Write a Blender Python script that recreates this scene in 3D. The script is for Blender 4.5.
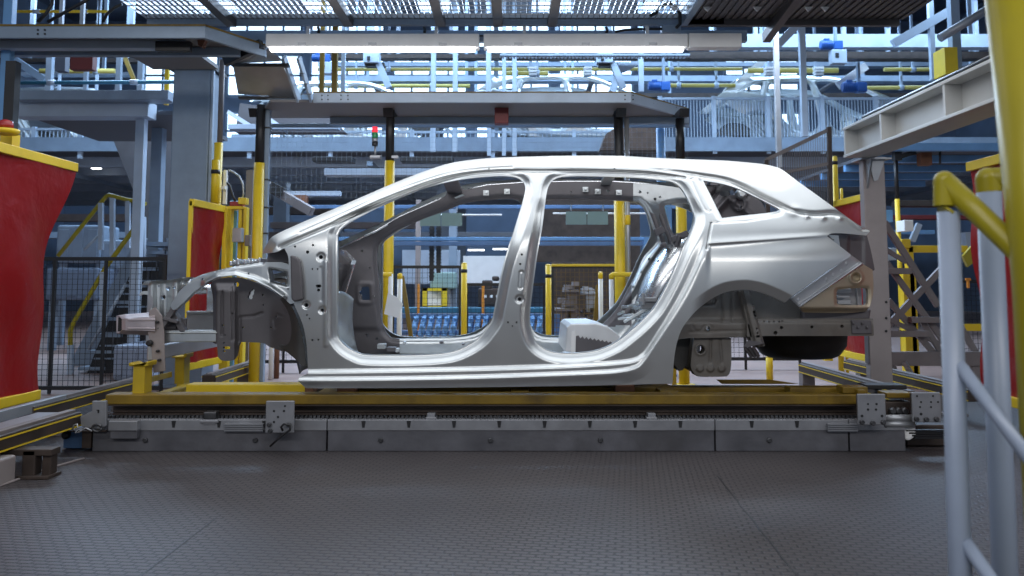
import bpy, math, random
import numpy as np
from mathutils import Vector

for o in list(bpy.data.objects):
    bpy.data.objects.remove(o)
C = bpy.context.scene
COL = C.collection
random.seed(7)

# ------------------------------------------------------------------ camera
F = 850.0                      # focal length in pixels of the 1024 x 576 frame
TH = math.radians(5.0)         # slight upward pitch
CY0 = 283.0 - F * math.tan(TH)  # principal row (the frame is cropped off the top)
CAM = (0.0, -4.5, 0.87)
cam_d = bpy.data.cameras.new('camera')
cam_d.sensor_width = 36.0
cam_d.lens = F * 36.0 / 1024.0
cam_d.shift_y = -(288.0 - CY0) / 1024.0
cam_d.clip_end = 200.0
cam_d.dof.use_dof = True
cam_d.dof.focus_distance = 4.6
cam_d.dof.aperture_fstop = 4.6
cam = bpy.data.objects.new('camera', cam_d)
cam.location = CAM
cam.rotation_euler = (math.pi / 2 + TH, 0, 0)
COL.objects.link(cam)
C.camera = cam

# ------------------------------------------------------------------ view and light
C.view_settings.view_transform = 'Standard'
C.view_settings.look = 'None'
C.view_settings.gamma = 1.0
C.view_settings.use_curve_mapping = False
C.view_settings.exposure = 0.0
C.cycles.use_denoising = True
C.cycles.max_bounces = 6
C.cycles.sample_clamp_indirect = 4.0

world = bpy.data.worlds.new('hall_air')
C.world = world
world.use_nodes = True
wn = world.node_tree.nodes
wn['Background'].inputs[0].default_value = (0.55, 0.67, 0.85, 1)
wn['Background'].inputs[1].default_value = 0.36


def area(name, loc, sx, sy, power, col, rot=(0, 0, 0)):
    d = bpy.data.lights.new(name, 'AREA')
    d.shape = 'RECTANGLE'
    d.size, d.size_y = sx, sy
    d.energy = power
    d.color = col
    o = bpy.data.objects.new(name, d)
    o.location = loc
    o.rotation_euler = rot
    COL.objects.link(o)
    return o


# hall lamp rows above the aisle and over the line, with added fill lights
area('aisle_area_light', (0.3, -1.3, 3.4), 7.0, 1.4, 28, (0.93, 0.96, 1.0))
area('aisle_area_light', (0.0, -6.0, 3.5), 11.0, 0.8, 190, (1.0, 0.97, 0.95), (math.radians(35), 0, 0))  # added fill from behind the camera, tilted toward the car
area('line_lamp_row', (0.1, 0.25, 2.66), 5.6, 1.3, 48, (0.93, 0.96, 1.0))
area('back_fill_light', (-0.5, 4.6, 3.9), 9.0, 0.6, 330, (0.66, 0.80, 1.0))  # added bluish light for the background
area('back_fill_light', (0.0, 8.0, 5.6), 16.0, 1.2, 800, (0.50, 0.72, 1.0))  # added too, deeper in the background
area('hall_fill_light', (0.0, 12.5, 7.9), 18.0, 1.5, 1400, (0.42, 0.66, 1.0))  # added blue light over the upper deck
area('under_deck_lamp_row', (0.0, 13.0, 2.9), 14.0, 0.4, 120, (0.55, 0.74, 1.0))


# ------------------------------------------------------------------ geometry helpers
def at(px, py, Y):
    """world point on the plane y = Y seen at image position (px, py)"""
    u = (px - 512.0) / F
    v = (CY0 - py) / F
    dy = math.cos(TH) - v * math.sin(TH)
    dz = math.sin(TH) + v * math.cos(TH)
    t = (Y - CAM[1]) / dy
    return (u * t, Y, CAM[2] + dz * t)


class MB:
    def __init__(s):
        s.v, s.f, s.sm = [], [], []

    def add(s, vs, fs, smooth=False):
        b = len(s.v)
        s.v += [tuple(p) for p in vs]
        s.f += [tuple(b + i for i in f) for f in fs]
        s.sm += [smooth] * len(fs)
        return s

    def box(s, x0, x1, y0, y1, z0, z1):
        x0, x1 = min(x0, x1), max(x0, x1)
        y0, y1 = min(y0, y1), max(y0, y1)
        z0, z1 = min(z0, z1), max(z0, z1)
        vs = [(x0, y0, z0), (x1, y0, z0), (x1, y1, z0), (x0, y1, z0),
              (x0, y0, z1), (x1, y0, z1), (x1, y1, z1), (x0, y1, z1)]
        return s.add(vs, [(0, 3, 2, 1), (4, 5, 6, 7), (0, 1, 5, 4), (1, 2, 6, 5), (2, 3, 7, 6), (3, 0, 4, 7)])

    def bp(s, px0, py0, px1, py1, Y, depth):
        """a box whose front face covers an image rectangle at distance Y"""
        m = (py0 + py1) / 2
        a, b = at(px0, m, Y), at(px1, m, Y)
        t, u = at((px0 + px1) / 2, py0, Y), at((px0 + px1) / 2, py1, Y)
        return s.box(a[0], b[0], Y, Y + depth, u[2], t[2])

    def hexa(s, p):
        """eight points: bottom four then top four"""
        return s.add(p, [(0, 3, 2, 1), (4, 5, 6, 7), (0, 1, 5, 4), (1, 2, 6, 5), (2, 3, 7, 6), (3, 0, 4, 7)])

    def prism(s, pts, d, smooth=False):
        """closed polygon pts (3d) swept along vector d"""
        n = len(pts)
        q = [(p[0] + d[0], p[1] + d[1], p[2] + d[2]) for p in pts]
        s.add(list(pts) + q, [tuple(range(n))[::-1], tuple(range(n, 2 * n))])
        s.f = s.f
        b = len(s.v) - 2 * n
        for i in range(n):
            j = (i + 1) % n
            s.f.append((b + i, b + j, b + n + j, b + n + i))
            s.sm.append(smooth)
        return s

    def tube(s, pts, r, n=10, caps=True, smooth=True):
        P = [Vector(p) for p in pts]
        k = len(P)
        rr = r if isinstance(r, (list, tuple)) else [r] * k
        T = []
        for i in range(k):
            a = P[max(i - 1, 0)]
            b = P[min(i + 1, k - 1)]
            T.append((b - a).normalized())
        up = Vector((0, 0, 1)) if abs(T[0].z) < 0.9 else Vector((1, 0, 0))
        N = T[0].cross(up).normalized()
        rings = []
        for i in range(k):
            N = (N - T[i] * N.dot(T[i])).normalized()
            B = T[i].cross(N)
            # keep the radius through bends
            sc = 1.0
            if 0 < i < k - 1:
                c = (P[i] - P[i - 1]).normalized().dot((P[i + 1] - P[i]).normalized())
                sc = min(1.06, 1 / max(0.5, math.sqrt(max(0.05, (1 + c) / 2))))
            off = math.pi / n if n == 4 else 0
            rings.append([P[i] + (N * math.cos(2 * math.pi * j / n + off) + B * math.sin(2 * math.pi * j / n + off)) * rr[i] * (sc if n > 4 else 1)
                          for j in range(n)])
        b = len(s.v)
        for rg in rings:
            s.v += [tuple(p) for p in rg]
        for i in range(k - 1):
            for j in range(n):
                a0 = b + i * n + j
                a1 = b + i * n + (j + 1) % n
                s.f.append((a0, a1, a1 + n, a0 + n))
                s.sm.append(smooth and n > 4)
        if caps:
            s.f.append(tuple(b + j for j in range(n))[::-1])
            s.f.append(tuple(b + (k - 1) * n + j for j in range(n)))
            s.sm += [False, False]
        return s

    def bar(s, a, b, w, h=None):
        """square bar from a to b: w across, h up"""
        h = w if h is None else h
        A, Bv = Vector(a), Vector(b)
        t = (Bv - A).normalized()
        up = Vector((0, 0, 1)) if abs(t.z) < 0.95 else Vector((0, 1, 0))
        n = t.cross(up).normalized()
        u = n.cross(t).normalized()
        c = []
        for p in (A, Bv):
            for i, j in ((-1, -1), (1, -1), (1, 1), (-1, 1)):
                c.append(tuple(p + n * (i * w / 2) + u * (j * h / 2)))
        return s.add(c, [(0, 1, 2, 3)[::-1], (4, 5, 6, 7), (0, 1, 5, 4), (1, 2, 6, 5), (2, 3, 7, 6), (3, 0, 4, 7)])

    def lathe(s, c, prof, n=20, axis='z'):
        """profile of (radius, height) pairs turned about an axis through c"""
        b = len(s.v)
        for r, h in prof:
            for j in range(n):
                a = 2 * math.pi * j / n
                x, y = r * math.cos(a), r * math.sin(a)
                if axis == 'z':
                    s.v.append((c[0] + x, c[1] + y, c[2] + h))
                elif axis == 'y':
                    s.v.append((c[0] + x, c[1] + h, c[2] + y))
                else:
                    s.v.append((c[0] + h, c[1] + x, c[2] + y))
        for i in range(len(prof) - 1):
            for j in range(n):
                p, q = b + i * n + j, b + i * n + (j + 1) % n
                s.f.append((p, q, q + n, p + n))
                s.sm.append(True)
        s.f.append(tuple(b + j for j in range(n))[::-1])
        s.f.append(tuple(b + (len(prof) - 1) * n + j for j in range(n)))
        s.sm += [False, False]
        return s

    def bolt(s, c, r, axis='y', h=0.012):
        p = [(r, 0), (r, h), (r * .8, h * 1.3)]
        if axis == 'y':
            p = [(a, -b) for a, b in p]
        return s.lathe(c, p, 8, axis)

    def grid(s, fn, nu, nv, smooth=True):
        b = len(s.v)
        for i in range(nu + 1):
            for j in range(nv + 1):
                s.v.append(tuple(fn(i / nu, j / nv)))
        for i in range(nu):
            for j in range(nv):
                a = b + i * (nv + 1) + j
                s.f.append((a, a + 1, a + nv + 2, a + nv + 1))
                s.sm.append(smooth)
        return s


def root_of(o):
    while o.parent:
        o = o.parent
    return o


def obj(name, mb, m, parent=None, bevel=0.0, thick=0.0, base=True):
    """link the collected shapes as ONE mesh object"""
    me = bpy.data.meshes.new(name)
    v = np.array(mb.v, dtype=float)
    if parent is not None:
        loc = np.array(root_of(parent).location)
    elif base:
        lo, hi = v.min(0), v.max(0)
        loc = np.array([(lo[0] + hi[0]) / 2, (lo[1] + hi[1]) / 2, lo[2]])
    else:
        loc = np.zeros(3)
    me.from_pydata((v - loc).tolist(), [], mb.f)
    me.polygons.foreach_set('use_smooth', mb.sm)
    me.materials.append(m)
    me.update()
    o = bpy.data.objects.new(name, me)
    COL.objects.link(o)
    if parent is not None:
        o.parent = parent
    else:
        o.location = loc
    if thick:
        md = o.modifiers.new('thickness', 'SOLIDIFY')
        md.thickness = thick
        md.offset = 0
    if bevel:
        md = o.modifiers.new('edge', 'BEVEL')
        md.width = bevel
        md.segments = 2
        md.limit_method = 'ANGLE'
        md.angle_limit = math.radians(40)
    return o


def tag(o, label, cat, group=None, kind=None):
    o['label'] = label
    o['category'] = cat
    if group:
        o['group'] = group
    if kind:
        o['kind'] = kind
    return o


def thing(name, label, cat, loc=(0, 0, 0), group=None):
    o = bpy.data.objects.new(name, None)
    o.empty_display_size = 0.1
    COL.objects.link(o)
    o.location = loc
    return tag(o, label, cat, group)


def struct(name, mb, m):
    o = obj(name, mb, m)
    o['kind'] = 'structure'
    return o


def single(name, mb, m, label, cat, group=None, bevel=0.0):
    return tag(obj(name, mb, m, None, bevel), label, cat, group)


def copy_tree(o, parent=None):
    c = o.copy()
    COL.objects.link(c)
    if parent is not None:
        c.parent = parent
    for ch in list(o.children):
        copy_tree(ch, c)
    return c


# ------------------------------------------------------------------ materials
def mat(name, col, rough=0.5, metal=0.0, var=0.18, scale=9.0, rvar=0.12, bump=0.0, bscale=60.0, dirt=0.0, dirtcol=(0.05, 0.04, 0.035)):
    m = bpy.data.materials.new(name)
    m.use_nodes = True
    nt = m.node_tree
    b = nt.nodes['Principled BSDF']
    tc = nt.nodes.new('ShaderNodeTexCoord')
    nz = nt.nodes.new('ShaderNodeTexNoise')
    nz.inputs['Scale'].default_value = scale
    nz.inputs['Detail'].default_value = 5
    nt.links.new(tc.outputs['Object'], nz.inputs['Vector'])
    rp = nt.nodes.new('ShaderNodeValToRGB')
    lo = [c * (1 - var) for c in col]
    hi = [min(1, c * (1 + var)) for c in col]
    rp.color_ramp.elements[0].position = 0.3
    rp.color_ramp.elements[1].position = 0.7
    rp.color_ramp.elements[0].color = (*lo, 1)
    rp.color_ramp.elements[1].color = (*hi, 1)
    nt.links.new(nz.outputs['Fac'], rp.inputs['Fac'])
    out = rp.outputs['Color']
    if dirt:
        n2 = nt.nodes.new('ShaderNodeTexNoise')
        n2.inputs['Scale'].default_value = scale * 0.35
        n2.inputs['Detail'].default_value = 8
        n2.inputs['Roughness'].default_value = 0.7
        nt.links.new(tc.outputs['Object'], n2.inputs['Vector'])
        r2 = nt.nodes.new('ShaderNodeValToRGB')
        r2.color_ramp.elements[0].position = 0.5
        r2.color_ramp.elements[1].position = 0.72
        r2.color_ramp.elements[0].color = (0, 0, 0, 1)
        r2.color_ramp.elements[1].color = (dirt, dirt, dirt, 1)
        nt.links.new(n2.outputs['Fac'], r2.inputs['Fac'])
        mx = nt.nodes.new('ShaderNodeMixRGB')
        mx.inputs[2].default_value = (*dirtcol, 1)
        nt.links.new(r2.outputs['Color'], mx.inputs[0])
        nt.links.new(out, mx.inputs[1])
        out = mx.outputs['Color']
    nt.links.new(out, b.inputs['Base Color'])
    mr = nt.nodes.new('ShaderNodeMapRange')
    mr.inputs['To Min'].default_value = max(0.03, rough - rvar)
    mr.inputs['To Max'].default_value = min(1, rough + rvar)
    nt.links.new(nz.outputs['Fac'], mr.inputs['Value'])
    nt.links.new(mr.outputs['Result'], b.inputs['Roughness'])
    b.inputs['Metallic'].default_value = metal
    if bump:
        n3 = nt.nodes.new('ShaderNodeTexNoise')
        n3.inputs['Scale'].default_value = bscale
        nt.links.new(tc.outputs['Object'], n3.inputs['Vector'])
        bm = nt.nodes.new('ShaderNodeBump')
        bm.inputs['Strength'].default_value = bump
        bm.inputs['Distance'].default_value = 0.01
        nt.links.new(n3.outputs['Fac'], bm.inputs['Height'])
        nt.links.new(bm.outputs['Normal'], b.inputs['Normal'])
    return m


def glow(name, col, strength):
    m = bpy.data.materials.new(name)
    m.use_nodes = True
    nt = m.node_tree
    b = nt.nodes['Principled BSDF']
    b.inputs['Base Color'].default_value = (*col, 1)
    b.inputs['Emission Color'].default_value = (*col, 1)
    b.inputs['Emission Strength'].default_value = strength
    return m


M = {
    'zinc': mat('bare_body_steel', (0.70, 0.72, 0.715), 0.33, 0.88, 0.03, 5, 0.03),
    'zinc_in': mat('bare_inner_steel', (0.60, 0.63, 0.64), 0.34, 0.9, 0.12, 7, 0.1),
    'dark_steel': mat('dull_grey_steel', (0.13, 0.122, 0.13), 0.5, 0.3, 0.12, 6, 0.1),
    'under_steel': mat('underbody_steel', (0.16, 0.148, 0.135), 0.55, 0.2, 0.2, 8, 0.1, dirt=0.5, dirtcol=(0.10, 0.07, 0.045)),
    'black_steel': mat('black_underbody', (0.065, 0.063, 0.06), 0.5, 0.25, 0.2, 8),
    'gold_steel': mat('passivated_steel', (0.50, 0.425, 0.31), 0.44, 0.55, 0.12, 5, 0.08, dirt=0.35, dirtcol=(0.33, 0.31, 0.30)),
    'pan': mat('floor_pan_zinc', (0.50, 0.52, 0.53), 0.55, 0.45, 0.12, 6),
    'box_zinc': mat('seat_box_zinc', (0.86, 0.87, 0.88), 0.42, 0.55, 0.06, 6),
    'crash': mat('crash_box_steel', (0.60, 0.53, 0.54), 0.36, 0.65, 0.12, 8),
    'bright': mat('bright_steel', (0.85, 0.86, 0.87), 0.26, 0.95, 0.05, 6, 0.08),
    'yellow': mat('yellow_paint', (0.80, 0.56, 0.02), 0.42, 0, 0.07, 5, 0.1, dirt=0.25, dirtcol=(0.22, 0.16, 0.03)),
    'skid_yellow': mat('worn_yellow_paint', (0.205, 0.125, 0.007), 0.5, 0, 0.2, 7, 0.1, dirt=0.9, dirtcol=(0.055, 0.033, 0.010)),  # worn and oily, darkened further to offset the lamp light on the skid
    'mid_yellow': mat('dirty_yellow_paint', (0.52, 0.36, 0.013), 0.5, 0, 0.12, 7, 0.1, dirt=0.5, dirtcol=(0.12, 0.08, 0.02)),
    'olive': mat('olive_yellow_paint', (0.36, 0.30, 0.012), 0.34, 0, 0.10, 6, 0.1, dirt=0.5, dirtcol=(0.27, 0.23, 0.10)),
    'rail_grey': mat('pale_rail_paint', (0.33, 0.39, 0.50), 0.36, 0, 0.06, 7, 0.1, dirt=0.15),
    'white': mat('white_paint', (0.86, 0.86, 0.85), 0.5, 0, 0.05, 7),
    'beam_grey': mat('blue_grey_paint', (0.25, 0.32, 0.41), 0.5, 0.1, 0.10, 4, 0.1, dirt=0.2),
    'beam_light': mat('pale_blue_grey_paint', (0.42, 0.50, 0.60), 0.5, 0.1, 0.08, 4, 0.1, dirt=0.15),
    'galv': mat('galvanised_sheet', (0.42, 0.43, 0.45), 0.42, 0.6, 0.12, 5, 0.1),
    'sheet': mat('grey_brown_sheet', (0.21, 0.20, 0.20), 0.55, 0.35, 0.1, 3, 0.1),
    'black': mat('black_paint', (0.018, 0.018, 0.02), 0.45, 0, 0.2, 8),
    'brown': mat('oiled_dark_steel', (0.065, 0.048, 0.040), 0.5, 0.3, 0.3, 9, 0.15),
    'kerb': mat('worn_grey_plate', (0.125, 0.125, 0.14), 0.5, 0.35, 0.25, 6, 0.15, 0.15, 30, dirt=0.6, dirtcol=(0.07, 0.065, 0.065)),
    'plate': mat('light_steel_plate', (0.29, 0.295, 0.315), 0.42, 0.45, 0.12, 10, 0.1, dirt=0.4, dirtcol=(0.14, 0.13, 0.13)),
    'chain': mat('chain_steel', (0.10, 0.10, 0.105), 0.4, 0.8, 0.3, 20),
    'red_box': mat('dark_red_paint', (0.17, 0.025, 0.025), 0.5, 0, 0.1, 7),
    'pipe_yellow': mat('pale_yellow_pipe_paint', (0.52, 0.42, 0.10), 0.5, 0, 0.1, 5),
    'red_lamp': mat('red_lens', (0.30, 0.02, 0.02), 0.25, 0, 0.1, 7),
    'green_lens': mat('green_lens', (0.03, 0.35, 0.12), 0.25, 0, 0.1, 7),
    'blue': mat('motor_blue_paint', (0.02, 0.10, 0.36), 0.4, 0, 0.15, 7),
    'sky_blue': mat('light_blue_paint', (0.16, 0.36, 0.66), 0.45, 0, 0.1, 6),
    'teal': mat('teal_pipe_paint', (0.03, 0.16, 0.26), 0.4, 0, 0.12, 6),
    'rack_blue': mat('rack_blue_paint', (0.10, 0.20, 0.38), 0.45, 0, 0.15, 6),
    'sign_green': mat('grey_green_board', (0.27, 0.40, 0.38), 0.5, 0, 0.06, 5),
    'truss': mat('brown_grey_primer', (0.22, 0.195, 0.19), 0.55, 0.2, 0.12, 6),
    'column': mat('warm_grey_paint', (0.34, 0.295, 0.285), 0.5, 0.2, 0.08, 5, 0.1, dirt=0.2),
    'ibeam': mat('cream_grey_paint', (0.50, 0.50, 0.485), 0.5, 0.05, 0.06, 4, 0.1, dirt=0.15, dirtcol=(0.3, 0.29, 0.27)),
    'orange': mat('orange_paint', (0.75, 0.28, 0.03), 0.5, 0, 0.1, 6),
    'rust': mat('rusty_brown_paint', (0.20, 0.09, 0.05), 0.6, 0.1, 0.25, 9),
    'wall': mat('hall_cladding', (0.13, 0.17, 0.24), 0.6, 0.1, 0.15, 1.5),
    'roof': mat('roof_deck', (0.10, 0.12, 0.16), 0.6, 0.1, 0.2, 1.5),
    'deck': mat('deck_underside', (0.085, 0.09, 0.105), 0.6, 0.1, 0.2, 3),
    'rib': mat('corrugated_sheet', (0.12, 0.11, 0.11), 0.5, 0.4, 0.15, 5),
    'cable': mat('black_cable', (0.012, 0.012, 0.014), 0.4, 0, 0.1, 9),
    'floor_pale': mat('painted_beige_concrete', (0.30, 0.205, 0.175), 0.55, 0, 0.12, 2.5, 0.1, dirt=0.3),
    'tube': glow('lamp_tube', (0.96, 0.98, 1.0), 5.0),
    'window': glow('daylight_panes', (0.60, 0.79, 1.0), 2.5),
    'red_glow': glow('red_signal_lens', (1.0, 0.03, 0.05), 1.2),
}


def red_film(name):
    m = bpy.data.materials.new(name)
    m.use_nodes = True
    nt = m.node_tree
    b = nt.nodes['Principled BSDF']
    b.inputs['Base Color'].default_value = (0.36, 0.016, 0.018, 1)
    b.inputs['Roughness'].default_value = 0.28
    tr = nt.nodes.new('ShaderNodeBsdfTranslucent')
    tr.inputs['Color'].default_value = (0.55, 0.022, 0.025, 1)
    mx = nt.nodes.new('ShaderNodeMixShader')
    mx.inputs[0].default_value = 0.4
    out = nt.nodes['Material Output']
    nt.links.new(b.outputs[0], mx.inputs[1])
    nt.links.new(tr.outputs[0], mx.inputs[2])
    nt.links.new(mx.outputs[0], out.inputs['Surface'])
    tc = nt.nodes.new('ShaderNodeTexCoord')
    nz = nt.nodes.new('ShaderNodeTexNoise')
    nz.inputs['Scale'].default_value = 3.2
    nz.inputs['Detail'].default_value = 4
    nz.inputs['Distortion'].default_value = 0.3
    nt.links.new(tc.outputs['Object'], nz.inputs['Vector'])
    bm = nt.nodes.new('ShaderNodeBump')
    bm.inputs['Strength'].default_value = 0.55
    bm.inputs['Distance'].default_value = 0.05
    nt.links.new(nz.outputs['Fac'], bm.inputs['Height'])
    nt.links.new(bm.outputs['Normal'], b.inputs['Normal'])
    return m


M['red'] = red_film('red_welding_film')


def floor_mat():
    """dark tread plate: staggered raised lenses, their highlights painted as paler tops"""
    m = bpy.data.materials.new('tread_plate')
    m.use_nodes = True
    nt = m.node_tree
    b = nt.nodes['Principled BSDF']
    tc = nt.nodes.new('ShaderNodeTexCoord')
    mp = nt.nodes.new('ShaderNodeMapping')
    mp.inputs['Rotation'].default_value = (0, 0, math.radians(8))
    nt.links.new(tc.outputs['Object'], mp.inputs['Vector'])
    br = nt.nodes.new('ShaderNodeTexBrick')
    br.offset = 0.5
    br.inputs['Color1'].default_value = (1, 1, 1, 1)
    br.inputs['Color2'].default_value = (0.86, 0.86, 0.86, 1)
    br.inputs['Mortar'].default_value = (0, 0, 0, 1)
    br.inputs['Scale'].default_value = 1.0
    br.inputs['Mortar Size'].default_value = 0.006
    br.inputs['Mortar Smooth'].default_value = 0.7
    br.inputs['Brick Width'].default_value = 0.05
    br.inputs['Row Height'].default_value = 0.028
    nt.links.new(mp.outputs['Vector'], br.inputs['Vector'])
    nz = nt.nodes.new('ShaderNodeTexNoise')
    nz.inputs['Scale'].default_value = 1.3
    nz.inputs['Detail'].default_value = 7
    nt.links.new(tc.outputs['Object'], nz.inputs['Vector'])
    rp = nt.nodes.new('ShaderNodeValToRGB')
    rp.color_ramp.elements[0].position = 0.3
    rp.color_ramp.elements[1].position = 0.75
    rp.color_ramp.elements[0].color = (0.072, 0.061, 0.061, 1)
    rp.color_ramp.elements[1].color = (0.118, 0.102, 0.101, 1)
    nt.links.new(nz.outputs['Fac'], rp.inputs['Fac'])
    mx = nt.nodes.new('ShaderNodeMixRGB')
    mx.inputs[1].default_value = (0.034, 0.031, 0.034, 1)  # dark between the lenses; the pale tops are painted highlights
    nt.links.new(br.outputs['Color'], mx.inputs[0])
    nt.links.new(rp.outputs['Color'], mx.inputs[2])
    nt.links.new(mx.outputs['Color'], b.inputs['Base Color'])
    b.inputs['Roughness'].default_value = 0.5
    b.inputs['Metallic'].default_value = 0.25
    bm = nt.nodes.new('ShaderNodeBump')
    bm.inputs['Strength'].default_value = 0.6
    bm.inputs['Distance'].default_value = 0.004
    nt.links.new(br.outputs['Color'], bm.inputs['Height'])
    nt.links.new(bm.outputs['Normal'], b.inputs['Normal'])
    return m


M['floor'] = floor_mat()


# ================================================================== CAR BODY
def smooth_line(pts, n=4):
    """open Catmull-Rom through the points"""
    P = [np.array(p, float) for p in pts]
    P = [2 * P[0] - P[1]] + P + [2 * P[-1] - P[-2]]
    out = []
    for i in range(1, len(P) - 2):
        a, b, c, d = P[i - 1:i + 3]
        for k in range(n):
            t = k / n
            out.append(0.5 * ((2 * b) + (c - a) * t + (2 * a - 5 * b + 4 * c - d) * t * t + (3 * b - a - 3 * c + d) * t ** 3))
    out.append(P[-2])
    return [tuple(p) for p in out]


def joined(*segs, n=4):
    out = []
    for s in segs:
        s = smooth_line(s, n) if len(s) > 2 else list(s)
        for p in s:
            if not out or abs(out[-1][0] - p[0]) + abs(out[-1][1] - p[1]) > 1e-6:
                out.append(p)
    if abs(out[0][0] - out[-1][0]) + abs(out[0][1] - out[-1][1]) < 1e-6:
        out.pop()
    return out


def seg_dist(X, Y, line, closed=False):
    P = np.array(line, float)
    Q = np.roll(P, -1, 0) if closed else P[1:]
    if not closed:
        P = P[:-1]
    best = np.full(X.shape, 1e9)
    for (ax, ay), (bx, by) in zip(P, Q):
        dx, dy = bx - ax, by - ay
        L = dx * dx + dy * dy
        if L < 1e-12:
            continue
        t = np.clip(((X - ax) * dx + (Y - ay) * dy) / L, 0, 1)
        d = (X - ax - t * dx) ** 2 + (Y - ay - t * dy) ** 2
        np.minimum(best, d, out=best)
    return np.sqrt(best)


def inside(X, Y, poly):
    r = np.zeros(X.shape, bool)
    n = len(poly)
    for i in range(n):
        x0, y0 = poly[i]
        x1, y1 = poly[(i + 1) % n]
        if y0 == y1:
            continue
        c = ((y0 > Y) != (y1 > Y)) & (X < (x1 - x0) * (Y - y0) / (y1 - y0) + x0)
        r ^= c
    return r


def sdf(X, Y, poly):
    """positive inside"""
    d = seg_dist(X, Y, poly, True)
    return np.where(inside(X, Y, poly), d, -d)


def sst(a, b, x):
    t = np.clip((x - a) / (b - a), 0, 1)
    return t * t * (3 - 2 * t)


def lin(a, b, x, w=0.5):
    """straight ramp with softly rounded corners"""
    return (np.logaddexp(0, (x - a) / w) - np.logaddexp(0, (x - b) / w)) * w / (b - a)


def clip_grid(x0, x1, y0, y1, step, fn):
    """cells of a regular grid kept where fn > 0, cut along fn = 0; returns 2d verts, faces, boundary edges"""
    xs = np.arange(x0, x1 + step, step)
    ys = np.arange(y0, y1 + step, step)
    X, Y = np.meshgrid(xs, ys)
    S = fn(X, Y)
    ny, nx = X.shape
    ins = S > 0
    vid = {}
    V, Fc, rim = [], [], []

    def corner(i, j):
        k = (i, j)
        if k not in vid:
            vid[k] = len(V)
            V.append((X[i, j], Y[i, j]))
        return vid[k]

    def cut(i0, j0, i1, j1):
        k = (i0, j0, i1, j1) if (i0, j0) < (i1, j1) else (i1, j1, i0, j0)
        if k not in vid:
            a, b = S[i0, j0], S[i1, j1]
            t = min(0.97, max(0.03, a / (a - b)))
            vid[k] = len(V)
            V.append((X[i0, j0] + t * (X[i1, j1] - X[i0, j0]), Y[i0, j0] + t * (Y[i1, j1] - Y[i0, j0])))
        return vid[k]

    cnt = ins[:-1, :-1].astype(int) + ins[1:, :-1] + ins[1:, 1:] + ins[:-1, 1:]
    for i, j in zip(*np.nonzero(cnt)):
        ring = [(i, j), (i, j + 1), (i + 1, j + 1), (i + 1, j)]
        if cnt[i, j] == 4:
            Fc.append(tuple(corner(*r) for r in ring))
            continue
        poly, flag = [], []
        for k in range(4):
            a, b = ring[k], ring[(k + 1) % 4]
            if ins[a]:
                poly.append(corner(*a))
                flag.append(0)
            if ins[a] != ins[b]:
                poly.append(cut(*a, *b))
                flag.append(1 if ins[a] else 2)      # 1: leaves, 2: enters
        if len(poly) >= 3:
            Fc.append(tuple(poly))
            for k in range(len(poly)):
                if flag[k] == 1:
                    rim.append((poly[k], poly[(k + 1) % len(poly)]))
    return V, Fc, rim


def at_np(px, py, Y):
    u = (px - 512.0) / F
    v = (CY0 - py) / F
    dy = math.cos(TH) - v * math.sin(TH)
    dz = math.sin(TH) + v * math.cos(TH)
    t = (Y - CAM[1]) / dy
    return np.stack([u * t, Y + 0 * t, CAM[2] + dz * t], -1)


def sheet(x0, x1, y0, y1, step, fn, depth, ret=0.02):
    """pressed sheet: traced outline fn, pressed to depth(x, y), with a return flange of ret metres round every edge"""
    V, Fc, rim = clip_grid(x0, x1, y0, y1, step, fn)
    V2 = np.array(V)
    D = depth(V2[:, 0], V2[:, 1])
    P = at_np(V2[:, 0], V2[:, 1], D)
    mb = MB()
    mb.v = [tuple(p) for p in P]
    mb.f = [tuple(f[::-1]) for f in Fc]
    mb.sm = [True] * len(Fc)
    if ret:
        bk = {}
        for a, b in rim:
            for q in (a, b):
                if q not in bk:
                    bk[q] = len(mb.v)
                    p = mb.v[q]
                    mb.v.append((p[0], p[1] + ret, p[2]))
            # duplicate rim vertices so that the edge stays crisp
            n = len(mb.v)
            mb.v += [mb.v[a], mb.v[b]]
            mb.f.append((n, n + 1, bk[b], bk[a]))
            mb.sm.append(False)
    return mb


YC = 0.85          # the car's centre plane


def mirrored(mb):
    m = MB()
    m.v = [(x, 2 * YC - y, z) for x, y, z in mb.v]
    m.f = [tuple(f[::-1]) for f in mb.f]
    m.sm = list(mb.sm)
    return m


TOP = smooth_line([(262, 253.5), (268, 242), (275, 235), (303, 222), (344, 204.6), (380, 189), (400, 180.6), (423, 171.8), (447, 164), (470, 160),
                   (500, 157.6), (560, 155.8), (617, 155.8), (659, 158), (710, 160), (731, 161), (762, 164), (778, 167.5)])
OUT = joined(TOP,
             [(778, 167.5), (784, 171), (794, 178.5), (814, 193), (841, 212.5), (858, 224.5), (870, 231)],
             [(870, 231), (866.5, 235.5)],
             [(866.5, 235.5), (850, 234), (838, 233), (831, 233.6), (827, 236)],
             [(827, 236), (851, 254.8)], [(851, 254.8), (790.5, 297.5)], [(790.5, 297.5), (785, 302.6)],
             [(785, 302.6), (774, 297.5), (761.6, 292.6), (746, 289.8), (727, 291.8), (711.6, 299), (696, 311), (683, 327), (677, 342.5), (674, 360), (672.5, 383.5)],
             [(672.5, 383.5), (600, 385.5), (500, 387), (400, 388), (306, 388.3)], [(306, 388.3), (298, 381)],
             [(298, 381), (300, 377), (308, 374)], [(308, 374), (307, 349), (304, 329), (300, 317.5), (294.5, 305), (291, 290), (289, 268), (288, 256), (284, 248)],
             [(284, 248), (276, 252), (262, 253.5)])
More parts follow.
